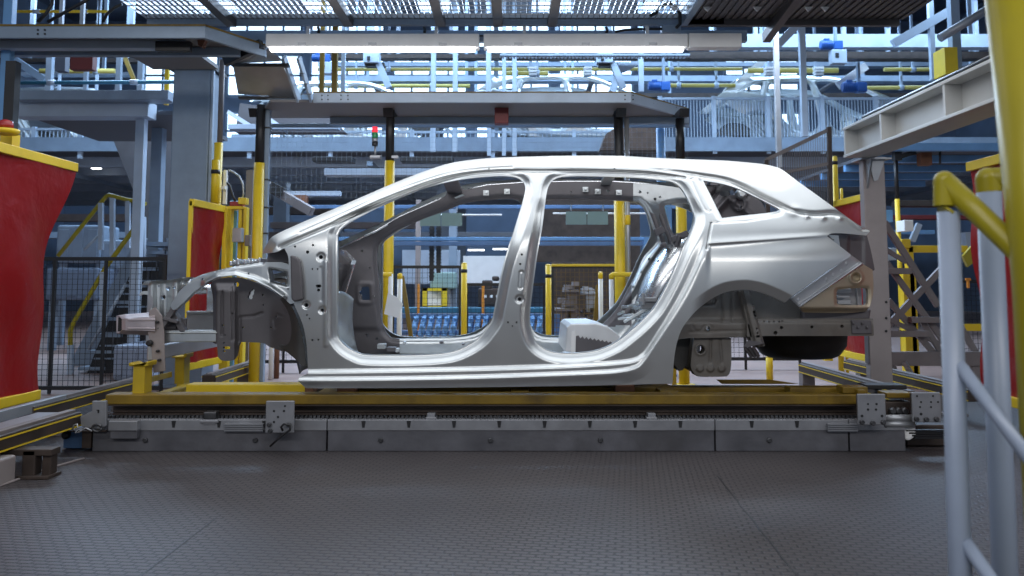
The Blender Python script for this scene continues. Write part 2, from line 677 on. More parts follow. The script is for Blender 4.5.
DOOR_F = joined([(337.5, 300), (337.5, 270), (337.5, 240), (338.5, 233), (344, 226), (359, 217), (384, 204.5), (410, 193.5), (423, 188.4), (447, 182), (470, 178.2),
                 (497, 176), (512.5, 176.8), (521, 180), (525, 186), (524, 196), (514, 230), (509, 245), (501.5, 271.5), (494.5, 307.5),
                 (492, 319), (486.5, 328), (478, 338), (465.6, 346), (451.6, 351.4), (431, 354), (400, 355), (367, 354.5), (356, 351.5), (347, 346.5), (340, 339), (337.5, 330), (337.5, 300)], n=10)
DOOR_R = joined([(533, 287), (537.5, 254), (542, 229), (545, 205), (547, 191.6), (549.5, 184.5), (554, 179.6), (562.5, 176.9), (581, 176), (628, 177.3), (659, 179.8),
                 (672, 182), (680, 187), (686, 195.5), (692, 209), (695, 220), (690.6, 232.5), (683, 248), (675, 267), (665.6, 287), (656, 304), (649, 313),
                 (637.5, 324.5), (623, 336.6), (612.5, 343.6), (597, 350), (581, 352.4), (565.6, 353), (553, 351.6), (544, 348), (536, 341), (531.5, 330), (530, 315), (533, 287)], n=10)
QUART = joined([(703, 180.5), (723, 184), (739, 189), (755, 196.5), (770, 204), (778, 208.3), (779.5, 210.3)],
               [(779.5, 210.3), (776, 211.5), (762.5, 213.4), (739, 215.8), (722, 218)], [(722, 218), (711.7, 197.5), (703, 180.5)])
ARCH = smooth_line([(672.5, 383.5), (674, 360), (677, 342.5), (683, 327), (696, 311), (711.6, 299), (727, 291.8), (746, 289.8), (761.6, 292.6), (774, 297.5), (785, 302.6)])
SILL_U = smooth_line([(300, 372), (314, 371.5), (410, 370), (480, 368.5), (560, 366), (597, 364), (622, 362), (634, 360), (641, 356.5), (647, 351), (659, 333), (672, 312), (685, 289), (695, 268), (702, 250), (706, 236)])
SILL_L = smooth_line([(296, 378.8), (350, 378.7), (410, 378), (480, 376.5), (550, 374), (600, 372), (618, 370.6), (633, 367.6), (642, 361.5), (656, 341), (678, 308), (690, 287), (700, 264), (706, 248), (708, 236)])
DITCH = smooth_line([(455, 170.5), (500, 167), (560, 165.3), (617, 166), (660, 169), (700, 174), (731, 180), (762, 195), (787, 207), (800, 211.3), (815, 213), (840, 213.2), (862, 228)])
ROOF_LINE = smooth_line([(280, 247), (303, 237), (344, 219.5), (380, 203), (410, 191), (430, 183.5), (455, 176.5), (480, 172.5), (512, 171), (540, 171.2), (580, 171.2), (640, 173), (668, 175.5), (685, 178)])
DRIP = smooth_line([(300, 232.5), (344, 213), (380, 196.5), (410, 185.5), (430, 178.6), (452, 172.5), (480, 168.8), (512, 167)])
STAD = joined([(694, 178), (699, 180), (711.5, 207), (711, 211), (707, 210.5), (703, 206), (692, 182), (692, 179), (694, 178)])
HOLES = [(295, 246.5, 1.4), (313, 245, 1.5), (307.5, 252, 2.0), (321, 257, 2.6), (312.4, 269, 1.15), (317.6, 269, 1.15), (317.5, 286, 2.0),
         (319.5, 286, 2.0), (318.5, 290, 1.9), (306.3, 305, 2.5), (322.3, 310, 2.0), (312.5, 340, 1.3), (318.4, 339.6, 1.3), (307, 315, 1.2), (309.5, 318.5, 1.2),
         (521.8, 254.5, 1.4), (520.2, 264, 1.4), (519.6, 299, 2.2), (508, 322.3, 1.2), (516.6, 322.3, 1.2), (512.4, 326, 1.0), (614.5, 168.6, 1.0), (489, 168.8, 1.0)]


def close_over(line, far):
    return list(line) + list(far)


SILL_U_REG = close_over(SILL_U, [(706, 100), (200, 100), (200, 372)])
SILL_L_REG = close_over(SILL_L, [(708, 100), (200, 100), (200, 378.8)])
DITCH_REG = close_over(DITCH, [(900, 228), (900, 100), (455, 100)])


def side_sdf(X, Y, holes=True):
    s = sdf(X, Y, OUT)
    for h in (DOOR_F, DOOR_R, QUART):
        s = np.minimum(s, -sdf(X, Y, h))
    if holes:
        for hx, hy, r in HOLES:
            s = np.minimum(s, np.hypot(X - hx, Y - hy) - .82 * r)
    return s


def body_depth(X, Y):
    """large form of the side: tumblehome above the belt, gentle barrel below, plan taper at both ends"""
    k = 9.0
    soft = k * np.logaddexp(0, (236 - Y) / k)
    d = soft * 0.0031 + 3.4e-6 * np.maximum(0, Y - 252) ** 2
    d = d + 0.10 * (np.maximum(0, X - 740) / 120) ** 2 + 0.09 * (np.maximum(0, 345 - X) / 85) ** 1.6
    return d


def side_depth(X, Y, fine=True):
    d = body_depth(X, Y)
    dT = seg_dist(X, Y, TOP)
    tail = sst(640, 790, X)
    wT = 9.0 + 16 * tail
    d = d + (0.050 + 0.035 * tail) * np.clip((wT - dT) / wT, 0, 1) ** (1.35 + .65 * tail) * (1 - sst(760, 830, X))
    if not fine:
        return d
    # roof rail: a crown, then drip groove and seal step along the door tops
    g = seg_dist(X, Y, DRIP)
    d = d + 0.010 * np.exp(-(g / 1.3) ** 2)
    g = seg_dist(X, Y, ROOF_LINE)
    d = d + 0.016 * np.exp(-(g / 1.7) ** 2)
    # door apertures
    for poly, bottom in ((DOOR_F, 354), (DOOR_R, 352)):
        e = -sdf(X, Y, poly)
        wide = 9.5
        r = 0.042 - 0.012 * lin(1.4, 3.6, e) - 0.030 * lin(4.4, wide + .8, e)
        upper = sst(214, 196, Y)
        r2 = 0.030 - 0.010 * lin(1.4, 2.8, e) - 0.020 * lin(3.4, 6.8, e)
        d = d + np.where(e > -3, r * (1 - upper) + r2 * upper, 0)
    # quarter window
    e = -sdf(X, Y, QUART)
    d = d + np.where(e > -3, 0.012 * (1 - lin(1.6, 5.6, e)), 0)
    # roof ditch over the quarter and the rear
    s = sdf(X, Y, DITCH_REG)
    wx = sst(640, 700, X)
    d = d + wx * 0.016 * np.exp(-((s + 1.2) / 1.8) ** 2) - wx * 0.006 * sst(0, 3, s)
    # pillar emboss
    e = seg_dist(X, Y, STAD, True)
    d = d + 0.005 * np.exp(-(e / 0.9) ** 2)
    # shoulder crease on the quarter panel
    yc = 243.5 - (X - 708) * 0.066
    w = sst(704, 712, X) * sst(846, 815, X)
    d = d + w * (0.017 - 0.013 * sst(715, 835, X)) * (1 - np.exp(-np.maximum(0, Y - yc) / 3.2)) * np.exp(-(np.maximum(0, Y - yc) / 30) ** 2) - w * 0.004 * np.exp(-((Y - yc) / 3.0) ** 2) * (Y < yc) - w * 0.004 * np.exp(-((Y - yc) / 1.2) ** 2) * (Y >= yc)
    # shut line of the quarter panel
    e = seg_dist(X, Y, [(711.5, 224), (709.5, 234), (707, 249)])
    d = d + 0.010 * np.exp(-(e / 1.0) ** 2)
    e = seg_dist(X, Y, [(711, 222.8), (747, 221), (766, 217.5), (780, 212.8)])
    d = d + 0.004 * np.exp(-(e / 0.9) ** 2)
    # sill steps, running up behind the rear door
    fade = sst(232, 262, Y)
    s1 = -sdf(X, Y, SILL_U_REG)
    s2 = -sdf(X, Y, SILL_L_REG)
    back = sst(610, 660, X)
    d = d - fade * (0.021 * lin(-1.5, 1.7, s1) + (0.021 - 0.011 * back) * lin(-1.5, 1.7, s2))
    d = d + (1 - back) * 0.020 * np.clip((s2 - 1.5) / 9, 0, 1.3) ** 1.5
    # wheel-arch lip
    e = seg_dist(X, Y, ARCH)
    lip = sst(690, 715, X)
    d = d + lip * 0.030 * np.clip((9.5 - e) / 9.5, 0, 1)
    # stiffening forms on the hinge pillar and centre pillar
    e = seg_dist(X, Y, [(326, 262), (326, 345)])
    d = d - 0.006 * np.exp(-(e / 2.2) ** 2)
    e = seg_dist(X, Y, [(321, 300), (321.5, 282), (321, 268)])
    d = d + 0.003 * np.exp(-(e / 1.6) ** 2) * sst(340, 325, X)
    e = seg_dist(X, Y, [(521.5, 273), (520.5, 287)])
    d = d + 0.006 * (1 - sst(1.5, 3.2, e)) - 0.004 * (1 - sst(0.3, 1.2, e))
    for hx, hy, r in ((321, 257, 5), (306.3, 305, 4.6), (322.3, 310, 4.6), (519.6, 299, 5)):
        e = np.hypot(X - hx, Y - hy)
        d = d + 0.008 * (1 - sst(r * .6, r, e))
    for hx, hy, r in ((793, 211.5, 4.6), (807, 216, 2.2), (823, 218, 2.2), (840, 218.3, 2.2)):
        e = np.hypot((X - hx) * .8, Y - hy)
        d = d - 0.009 * np.exp(-(e / r) ** 2)
    return d


car = thing('car_body', 'bare silver unpainted car body shell on the yellow skid in the middle of the aisle', 'car body', (0.1, YC, 0.28))
near = sheet(256, 874, 152, 392, 0.8, side_sdf, side_depth, 0.03)
obj('side_panel', near, M['zinc'], car)


# reinforcement behind the near pillars and sill, so that the shell is double-skinned
def reinf_sdf(X, Y):
    s = side_sdf(X, Y, False) - 2.6
    return np.minimum(np.minimum(s, 708 - X), np.where((X > 640) & (Y > 300), 690 - X - (Y - 300) * .2 - 8, 99))


inner_near = sheet(256, 720, 152, 390, 2.5, reinf_sdf, lambda X, Y: side_depth(X, Y, False) + 0.075, -0.04)
obj('pillar_reinforcement', inner_near, M['dark_steel'], car)

# the far side: the same pressing mirrored, lined with its inner panel
far = sheet(256, 874, 152, 392, 2.0, lambda X, Y: np.minimum(side_sdf(X, Y, False), np.maximum(np.abs(X - 312) - 8, np.abs(Y - 297) - 11)), lambda X, Y: side_depth(X, Y, True), 0.03)
far_o = obj('side_panel', mirrored(far), M['zinc'], car)

FAR_OUT = joined([(337.5, 249), (377, 230), (400, 216.6), (442, 198), (447, 192), (460, 188), (467, 190), (487.5, 185.5), (523, 183), (570, 181.6), (634, 183), (680, 188), (700, 196)],
                 [(700, 196), (702, 240), (700, 352)], [(700, 352), (344, 354)], [(344, 354), (342, 300), (337.5, 249)])
FAR_DOOR_F = joined([(397.6, 230), (384, 239), (378, 247), (377, 261), (379, 281.5), (380.5, 310), (383, 325.6), (389, 336), (398.5, 338.6), (440, 338), (462, 337), (480, 332),
                     (492, 318), (500, 290), (508, 255), (516, 225), (522, 206), (520, 200), (500, 198.8), (467, 202.5), (447, 210), (420, 220), (397.6, 230)])
FAR_DOOR_R = joined([(536, 212), (540, 203), (550, 199.5), (590, 199.8), (633, 201), (640, 203), (646, 210), (652, 225), (657, 237), (655, 245), (644, 257), (636, 275), (625, 295), (617, 309), (603, 324),
                     (592, 333), (575, 337), (545, 337), (533, 330), (529, 310), (531, 270), (536, 212)])
FAR_QUART = joined([(664, 206), (672, 204), (690, 204), (694, 212), (692, 226), (686, 235), (676, 236), (670, 226), (664, 206)])
FHOLES = [(395, 244, 2), (362, 251, 1.4), (360, 293, 1.5), (374, 296, 1.2), (370, 268, 1.2), (367, 335, 1.6), (377, 339, 1.6), (571, 192, 1.2), (608, 191, 1.6), (640, 192, 1.6), (648, 193, 1.2), (655, 199, 1.6),
          (660, 197, 1.4), (649, 259, 1.6), (641, 272, 1.3), (633, 287, 1.3)]
WIN_H = [(361, 287), (369, 286.5), (370, 300), (361.5, 300)]
HEAD_H = [(454, 197), (463, 193.5), (465, 195.5), (455, 199)]


def far_sdf(X, Y):
    s = sdf(X, Y, FAR_OUT)
    for h in (FAR_DOOR_F, FAR_DOOR_R, FAR_QUART, WIN_H, HEAD_H):
        s = np.minimum(s, -sdf(X, Y, h))
    for hx, hy, r in FHOLES:
        s = np.minimum(s, np.hypot(X - hx, Y - hy) - r)
    return s


def far_depth(X, Y):
    d = 1.50 - (1 - sst(200, 250, Y)) * 0.14
    for h in (FAR_DOOR_F, FAR_DOOR_R, FAR_QUART):
        e = -sdf(X, Y, h)
        d = d + 0.030 * (1 - sst(1.5, 4, e))
    e = seg_dist(X, Y, WIN_H, True)
    d = d - 0.012 * np.exp(-((e - 3) / 1.5) ** 2)
    d = d + 0.02 * sst(326, 332, Y) * sst(400, 380, X)
    # ribs and swages of the rear inner panel
    w = sst(600, 640, X)
    d = d - w * 0.03 * np.exp(-(seg_dist(X, Y, [(606, 322), (630, 296), (642, 270), (660, 246)]) / 3) ** 2)
    d = d + w * 0.02 * np.exp(-(seg_dist(X, Y, [(616, 322), (640, 290), (654, 262)]) / 2) ** 2)
    d = d - 0.012 * np.sin((X + Y) * 0.23) * w * sst(300, 310, Y)
    return d


fi = sheet(334, 704, 178, 358, 1.6, far_sdf, far_depth, 0.03)
# split the lining by pressing: dull front pillar and roof rail, bright floor edge and rear quarter
def pick(mb, test):
    m = MB()
    idx = {}
    for f, s in zip(mb.f, mb.sm):
        c = np.mean([mb.v[i] for i in f], axis=0)
        if not test(c):
            continue
        g = []
        for i in f:
            if i not in idx:
                idx[i] = len(m.v)
                m.v.append(mb.v[i])
            g.append(idx[i])
        m.f.append(tuple(g))
        m.sm.append(s)
    return m


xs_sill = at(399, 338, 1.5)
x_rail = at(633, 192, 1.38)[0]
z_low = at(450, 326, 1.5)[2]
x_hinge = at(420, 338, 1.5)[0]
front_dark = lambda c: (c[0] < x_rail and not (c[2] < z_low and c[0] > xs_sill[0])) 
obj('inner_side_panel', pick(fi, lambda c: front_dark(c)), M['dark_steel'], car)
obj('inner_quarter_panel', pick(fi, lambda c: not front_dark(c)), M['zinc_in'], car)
# bright seal flange along the far roof rail and windscreen pillar
mb = MB()
mb.tube([at(x, y - 0.4, 1.36 + 0.02) for x, y in [(467, 190), (487.5, 185.5), (523, 183), (570, 182), (612, 182), (634, 183.4), (660, 185)]], 0.008, 6)
mb.tube([at(x, y, 1.46 - (249 - y) * 0.001) for x, y in [(338, 249), (377, 230.5), (400, 217), (442, 198.4)]], 0.009, 6)
obj('roof_rail_flange', mb, M['bright'], car)
# clips on the far roof rail
for x, y in ((486, 193), (507, 191.5), (585.5, 189.5), (598, 191.5), (619, 192.5)):
    mb = MB()
    mb.bp(x - 3, y - 2.6, x + 3, y + 2.6, 1.335, 0.025)
    mb.bp(x - 1.2, y - 1.2, x + 1.6, y + 1, 1.325, 0.012)
    obj('roof_clip', mb, M['zinc_in'], car, 0.003)

# windscreen header, roof bow and tailgate header running across the open roof
def cross(name, px, py, dpx, Ya, Yb, drop, w, m):
    a = at(px, py, Ya)
    mb = MB()
    ang = np.linspace(0, 1, 9)
    pts = []
    for t in ang:
        pts.append((a[0], Ya + (Yb - Ya) * t, a[2] - drop + 0.035 * math.sin(math.pi * t)))
    for q in range(8):
        p0, p1 = pts[q], pts[q + 1]
        hw = w / 2
        mb.hexa([(p0[0] - hw, p0[1], p0[2] - .012), (p0[0] + hw, p0[1], p0[2] - .012), (p1[0] + hw, p1[1], p1[2] - .012), (p1[0] - hw, p1[1], p1[2] - .012),
                 (p0[0] - hw, p0[1], p0[2] + .012), (p0[0] + hw, p0[1], p0[2] + .012), (p1[0] + hw, p1[1], p1[2] + .012), (p1[0] - hw, p1[1], p1[2] + .012)])
    return obj(name, mb, m, car)


cross('windscreen_header', 442, 172, 0, 0.28, 1.40, 0.0, 0.10, M['dark_steel'])
cross('roof_bow', 625, 162, 0, 0.34, 1.36, 0.004, 0.07, M['zinc_in'])
cross('tailgate_header', 768, 169, 0, 0.34, 1.36, 0.004, 0.09, M['zinc'])

# firewall and footwell between the hinge pillars
a0 = at(301, 300, 0.15)
mb = MB()
xf = a0[0]
mb.grid(lambda u, v: (xf - 0.05 * math.sin(v * math.pi) - 0.03 * math.sin(u * 9) * (v < .8), 0.16 + 1.36 * u, 0.38 + 0.62 * v), 26, 14)
obj('firewall', mb, M['dark_steel'], car, thick=0.006)
mb = MB()
def kick(u, v):
    a = at(338 + 21 * u, 348 - 57 * v + 8 * u * u, 0.75 + 0.5 * u)
    x = a[0] - 0.05 * (1 - v) ** 2 * (1 - u)
    bend = 0.12 * math.sin(v * math.pi) * u
    return (x - 0.04 * v * u, a[1] - bend, a[2])
mb.grid(kick, 14, 18)
obj('footwell_panel', mb, M['zinc_in'], car, thick=0.008)
mb = MB()
p, q = at(347, 259, 1.42), at(353, 265, 1.36)
mb.bar(at(343, 252, 1.40), at(353.5, 262.5, 1.30), 0.035, 0.03)
mb.bar(at(354, 264, 1.38), at(344, 297, 1.30), 0.012, 0.012)
mb.lathe(at(343, 298.5, 1.28), [(0.035, 0), (0.03, -0.02), (0.012, -0.024)], 14, 'y')
obj('pillar_brace', mb, M['bright'], car)

# floor pan with tunnel, cross members and the seat box
mb = MB()
fx0, fx1 = at(335, 350, 0.3)[0], at(668, 350, 0.3)[0]
def floor(u, v):
    x = fx0 + (fx1 - fx0) * u
    y = 0.24 + 1.30 * v
    z = 0.355 + 0.05 * math.exp(-((y - YC) / 0.13) ** 4) + 0.012 * (math.sin(v * 70) > 0.3) * (abs(y - YC) > .22)
    z += 0.26 * max(0, min(1, (u - 0.86) / 0.14)) ** 1.2
    return (x, y, z)
mb.grid(floor, 40, 60)
obj('floor_pan', mb, M['pan'], car, thick=0.006)
mb = MB()
for px in (455, 575):
    x = at(px, 350, 0.9)[0]
    mb.box(x - .05, x + .05, 0.25, 1.52, 0.35, 0.40)
obj('floor_cross_member', mb, M['pan'], car, 0.012)
for px, py, w, h in ((381, 346.5, 8, 5), (391, 349.5, 9, 4.5), (404, 343, 2.2, 3), (441, 342.5, 3.4, 2.6), (463, 344.5, 2.2, 2.0), (397, 350.5, 3, 4)):
    mb = MB()
    mb.bp(px - w / 2, py - h / 2, px + w / 2, py + h / 2, 1.40, 0.08)
    obj('seat_bracket', mb, M['dark_steel' if w > 8.5 or h < 3 else 'pan'], car, 0.004)
# seat box: bright shell with a notched dark front
mb = MB()
P = [(564.5, 352), (567, 327), (571, 323.8), (596, 323.2), (608, 326.5), (617, 333.5), (623, 341), (621, 352)]
mb.prism([at(x, y, 0.60) for x, y in P], (0, 0.72, 0))
sb = obj('seat_box', mb, M['box_zinc'], car, 0.008)
mb = MB()
zig = [(575.5, 353), (576, 336)]
for k in range(9):
    zig += [(578.5 + k * 4, 335.5 + k * .75), (580.5 + k * 4, 338.5 + k * .6)]
zig += [(616, 346), (612, 353)]
mb.prism([at(x, y, 0.588) for x, y in zig], (0, 0.006, 0))
obj('seat_box_web', mb, M['dark_steel'], sb)
mb = MB()
mb.prism([at(x, y, 0.592) for x, y in [(570.5, 353), (571.5, 332), (576, 330.5), (575.5, 353)]], (0, 0.006, 0))
obj('seat_box_flange', mb, M['white'], sb)

# far rear wheel house, bright dome with brackets
mb = MB()
def dome(u, v):
    t = (u - .5) * math.pi
    w = 2 * math.pi * v
    cx, cz = at(662, 282, 1.36)[0], at(662, 282, 1.36)[2]
    x0 = 0.13 * math.cos(t) * math.cos(w)
    z0 = 0.30 * math.sin(t)
    s = 0.45
    return (cx + x0 + s * z0, 1.42 - max(0, 0.26 * math.cos(t) * math.sin(w)) , cz + z0)
mb.grid(dome, 18, 24)
obj('wheel_house', mb, M['bright'], car)
mb = MB()
mb.bp(639, 297.5, 657, 302, 1.15, 0.04)
mb.bp(641.5, 302, 657, 309, 1.17, 0.05)
mb.bp(642, 293, 645, 305, 1.14, 0.02)
obj('belt_anchor', mb, M['galv'], car, 0.004)
mb = MB()
for k in range(16):
    x = 617 + random.random() * 34
    y = 306 + random.random() * 20 - (x - 617) * .25
    mb.bar(at(x, y, 1.30), at(x + 5 + random.random() * 9, y - 3 + random.random() * 3, 1.24), 0.02, 0.016)
mb.bar(at(624, 322, 1.25), at(650, 307, 1.2), 0.03, 0.02)
obj('seat_back_striker', mb, M['zinc_in'], car, 0.003)
mb = MB()
for x, y, r in ((664, 245, .02), (668, 258, .035), (673, 250, .02), (660, 262, .018), (670, 270, .02), (676, 243, .016)):
    mb.lathe(at(x, y, 1.30), [(r, 0.05), (r, 0), (r * .6, -.01)], 12, 'y')
mb.bar(at(655, 233, 1.34), at(664, 229, 1.34), .018, .05)
mb.bar(at(672, 240, 1.30), at(688, 233, 1.25), .03, .04)
mb.bar(at(674, 256, 1.30), at(680, 236, 1.25), .025, .03)
obj('quarter_reinforcement', mb, M['dark_steel'], car, 0.004)
# far rear pillar channel
mb = MB()
for dx in (0, 7.5):
    mb.tube([at(x + dx, y, 1.40) for x, y in [(646, 199), (652, 212), (657, 226), (662, 238), (664, 246)]], 0.016, 8)
mb.lathe(at(652, 199, 1.385), [(0.026, 0.02), (0.024, 0)], 10, 'y')
obj('rear_pillar_channel', mb, M['dark_steel'], car)

# inner quarter lining seen through the side window behind the rear door
DP = joined([(700, 176), (726, 184), (745, 191), (757, 198), (764, 206), (766, 216), (760, 222), (720, 226), (702, 220), (698, 196), (700, 176)])
DPH = [(727, 191.5, 4.6), (723, 193.5, 3.2), (732, 192, 3.0), (741, 207, 1.4), (738, 210, 1.2), (709, 183, 2)]
mb = sheet(696, 770, 174, 228, 1.2,
           lambda X, Y: np.minimum(sdf(X, Y, DP), np.min([np.hypot(X - a, Y - b) - r for a, b, r in DPH], axis=0)),
           lambda X, Y: 1.40 - 0.05 * np.exp(-(seg_dist(X, Y, [(714, 214), (728, 197), (752, 216)]) / 3) ** 2) - 0.03 * np.exp(-((np.hypot(X - 739, Y - 204) - 6) / 1.6) ** 2)
           + 0.05 * np.exp(-(seg_dist(X, Y, [(704, 206), (722, 186), (745, 196)]) / 2.4) ** 2), 0.03)
obj('inner_pillar_panel', mb, M['dark_steel'], car)
mb = MB()
mb.lathe(at(742, 193.5, 1.33), [(0.040, 0.03), (0.036, 0), (0.02, -0.012)], 16, 'y')
obj('speaker_ring', mb, M['zinc_in'], car)

# ---- rear underbody
RW = joined([(662, 352), (664, 335), (672, 312), (686, 296), (708, 282), (735, 275), (762, 277), (784, 287), (800, 306)], [(800, 306), (804, 320)], [(804, 320), (768, 320)], [(768, 320), (766, 336)], [(766, 336), (747, 337), (700, 338), (679, 339.5), (662, 352)])
RWH = [(708, 328.5, 2.4)]
def rw_depth(X, Y):
    d = 0.26 + 0 * X
    d = d - 0.05 * sst(318, 324, Y) * sst(760, 740, X)
    e = np.minimum(np.minimum(seg_dist(X, Y, [(722, 292), (723, 322.5)]), seg_dist(X, Y, [(723, 322.5), (732, 322.5)])), seg_dist(X, Y, [(732, 322.5), (731.5, 290)]))
    d = d + 0.012 * np.exp(-(e / 0.8) ** 2)
    e = np.minimum(seg_dist(X, Y, [(703, 305.5), (714, 305)]), seg_dist(X, Y, [(714, 305), (715.5, 300)]))
    d = d + 0.012 * np.exp(-(e / 0.8) ** 2)
    e = np.abs(np.hypot(X - 698, Y - 326) - 5)
    d = d + 0.006 * np.exp(-(e / 0.8) ** 2)
    e = np.abs(np.hypot(X - 708, Y - 328.5) - 4)
    d = d + 0.006 * np.exp(-(e / 0.9) ** 2)
    e = seg_dist(X, Y, [(690, 332), (746, 330.5)])
    return d + 0.005 * np.exp(-(e / 0.8) ** 2)
mb = sheet(658, 806, 272, 354, 1.2, lambda X, Y: np.minimum(sdf(X, Y, RW), np.hypot(X - 708, Y - 328.5) - 2.2), rw_depth, 0.05)
obj('rear_wheel_house', mb, M['under_steel'], car)
# longitudinal rail behind the wheel with its holes
RAIL = [(747, 318.5), (873, 318.5), (874, 336), (763, 336), (747, 337)]
RH = [(781.5, 327.6, 1.7), (775.5, 332.8, 2.0), (812, 327, 1.6), (842, 326.3, 1.7)] + [(764 + 5 * k, 321.6, 0.9) for k in range(4)] + [(782, 321, 0.9)]
mb = sheet(744, 876, 316, 340, 1.0, lambda X, Y: np.minimum(sdf(X, Y, RAIL), np.min([np.hypot(X - a, Y - b) - r for a, b, r in RH], axis=0)),
           lambda X, Y: 0.20 + 0.01 * sst(324, 320, Y) + 0 * X, 0.09)
obj('rear_rail', mb, M['under_steel'], car)
mb = MB()
mb.bp(852, 320, 872, 334, 0.19, 0.1)
for k in range(4):
    mb.bp(853 + k * 4.6, 322 + (k % 2) * 4, 855 + k * 4.6, 325 + (k % 2) * 4, 0.175, 0.02)
obj('tow_bracket', mb, M['dark_steel'], car, 0.006)
# shock tower channel
CH = [(740, 291), (751, 291), (763, 339), (765, 346), (756, 347.5), (751, 340)]
SL = [[(750, 298), (752.5, 297), (754.5, 305), (752, 306)], [(752.5, 311), (755, 310), (757.5, 319), (755, 320)]]
def ch_depth(X, Y):
    d = 0.17 + 0 * X
    e = -seg_dist(X, Y, [(746, 291), (759, 343)])
    return d + 0.03 * sst(2.5, 4.6, -e)
mb = sheet(738, 768, 289, 349, 0.9, lambda X, Y: np.min([sdf(X, Y, CH), -sdf(X, Y, SL[0]), -sdf(X, Y, SL[1]), np.hypot(X - 757, Y - 328.5) - 1.1, np.hypot(X - 757.6, Y - 333) - 1.1,
                                                   np.maximum(np.abs(X - 758), np.abs(Y - 336.4) * 1.6) - 2], axis=0), ch_depth, 0.08)
obj('shock_tower_channel', mb, M['under_steel'], car)
mb = MB()
mb.hexa([at(743, 347, .16), at(749, 347, .16), at(749, 347, .26), at(743, 347, .26), at(748, 340, .16), at(765, 343, .16), at(765, 343, .26), at(748, 340, .26)])
for k in range(3):
    mb.bar(at(745 + 4 * k, 347, .17), at(752 + 3.4 * k, 357, .20), .008, .02)
obj('spring_seat', mb, M['dark_steel'], car)
# tank bracket panel below the rear floor
TK = joined([(694, 338), (731, 338)], [(731, 338), (731.5, 360), (730, 372), (727, 376.5)], [(727, 376.5), (700, 376.8), (694, 373), (691, 366), (692, 352), (694, 338)])
TH_ = [(700.6, 349.5, 4.1)]
def tk_depth(X, Y):
    d = 0.24 + 0.0 * X
    for a, b in (((711, 339), (710, 362)), ((720, 339), (722, 362))):
        d = d + 0.01 * np.exp(-(seg_dist(X, Y, [a, b]) / 1.0) ** 2)
    for cx in (700, 710.5, 721.5):
        d = d - 0.012 * (1 - sst(3, 4, np.hypot(X - cx, Y - 368.5)))
    e = np.hypot(X - 700.6, Y - 349.5)
    return d - 0.008 * np.exp(-((e - 5.2) / 1) ** 2)
mb = sheet(688, 734, 336, 379, 0.9, lambda X, Y: np.minimum(sdf(X, Y, TK), np.hypot(X - 700.6, Y - 349.5) - 4.1), tk_depth, 0.09)
obj('tank_shield', mb, M['under_steel'], car)
mb = MB()
mb.prism([at(x, y, 0.33) for x, y in [(675, 339), (694, 338), (692, 372), (686, 365), (683, 370), (679, 371), (674, 364)]], (0, 0.6, 0))
obj('heel_board', mb, M['black_steel'], car)
# spare wheel well: a pressed bowl hanging under the boot floor
mb = MB()
cx = (at(754, 340, YC)[0] + at(845, 340, YC)[0]) / 2
rr = (at(845, 340, YC)[0] - at(754, 340, YC)[0]) / 2 / 1.03
zt, zb = at(800, 336, 0.45)[2], at(800, 361, 0.62)[2]
h = zt - zb
mb.lathe((cx, YC, zb), [(rr * .55, 0), (rr * .72, 0.004), (rr * .84, h * .12), (rr * .93, h * .32), (rr, h * .5), (rr * 1.03, h), (rr * 1.3, h * 1.02)], 40)
obj('spare_wheel_well', mb, M['black_steel'], car)
mb = MB()
x0, x1 = at(690, 337, .3)[0], at(872, 337, .3)[0]
mb.box(x0, x1, 0.30, 1.42, zt + .01, zt + .03)
obj('boot_floor', mb, M['dark_steel'], car)
# tail: lamp recess, bumper edge strip, gold rear corner plate
LR = joined([(827, 236), (834, 233.6), (850, 234.4), (866, 235)], [(866, 235), (870, 250), (874, 270)], [(874, 270), (862, 264)], [(862, 264), (851, 255)], [(851, 255), (827, 236)])
mb = sheet(822, 878, 230, 274, 1.2, lambda X, Y: sdf(X, Y, LR) + .8, lambda X, Y: body_depth(X, Y) + 0.075 - 0.03 * sst(838, 828, X) + 0.012 * sst(0, 3, 9 - np.abs(X - 856)), 0.04)
obj('lamp_recess', mb, M['dark_steel'], car)
mb = MB()
mb.prism([at(x, y, 0.075 + (x - 790) * .0009) for x, y in [(828.5, 235), (838.5, 235.5), (840, 246), (838, 246)]], (0, 0.006, 0))
mb.bolt(at(833.5, 239, 0.11), 0.006)
obj('lamp_bracket', mb, M['zinc_in'], car)
mb = MB()
A, B_, C_, D_ = (850.6, 254.8), (862.5, 263.4), (799, 307), (790, 298.6)
def strip(u, v):
    x = A[0] + (D_[0] - A[0]) * u + ((B_[0] - A[0]) * (1 - u) + (C_[0] - D_[0]) * u) * v
    y = A[1] + (D_[1] - A[1]) * u + ((B_[1] - A[1]) * (1 - u) + (C_[1] - D_[1]) * u) * v
    dep = float(body_depth(np.array(x), np.array(y))) + 0.035 - 0.045 * max(0, v - .82) / .18
    return at(x, y, dep)
mb.grid(strip, 24, 14)
st = obj('bumper_mount_strip', mb, M['galv'], car, thick=0.004)
mb = MB()
mb.tube([at(x, y, 0.03 + 0.10 * (max(0, x - 740) / 120) ** 2) for x, y in [(862.5, 263.6), (830, 285.7), (799, 307)]], 0.006, 8)
obj('strip_edge', mb, M['bright'], st)
for x, y in ((798, 299.5), (826, 279.5), (833, 275), (841, 271), (846, 263.5)):
    dep = float(body_depth(np.array(float(x)), np.array(float(y)))) + 0.03
    mb = MB()
    mb.lathe(at(x, y, dep + 0.004), [(0.012, 0.01), (0.011, -0.001), (0.006, -0.003)], 12, 'y')
    obj('strip_stud', mb, M['galv'], st)
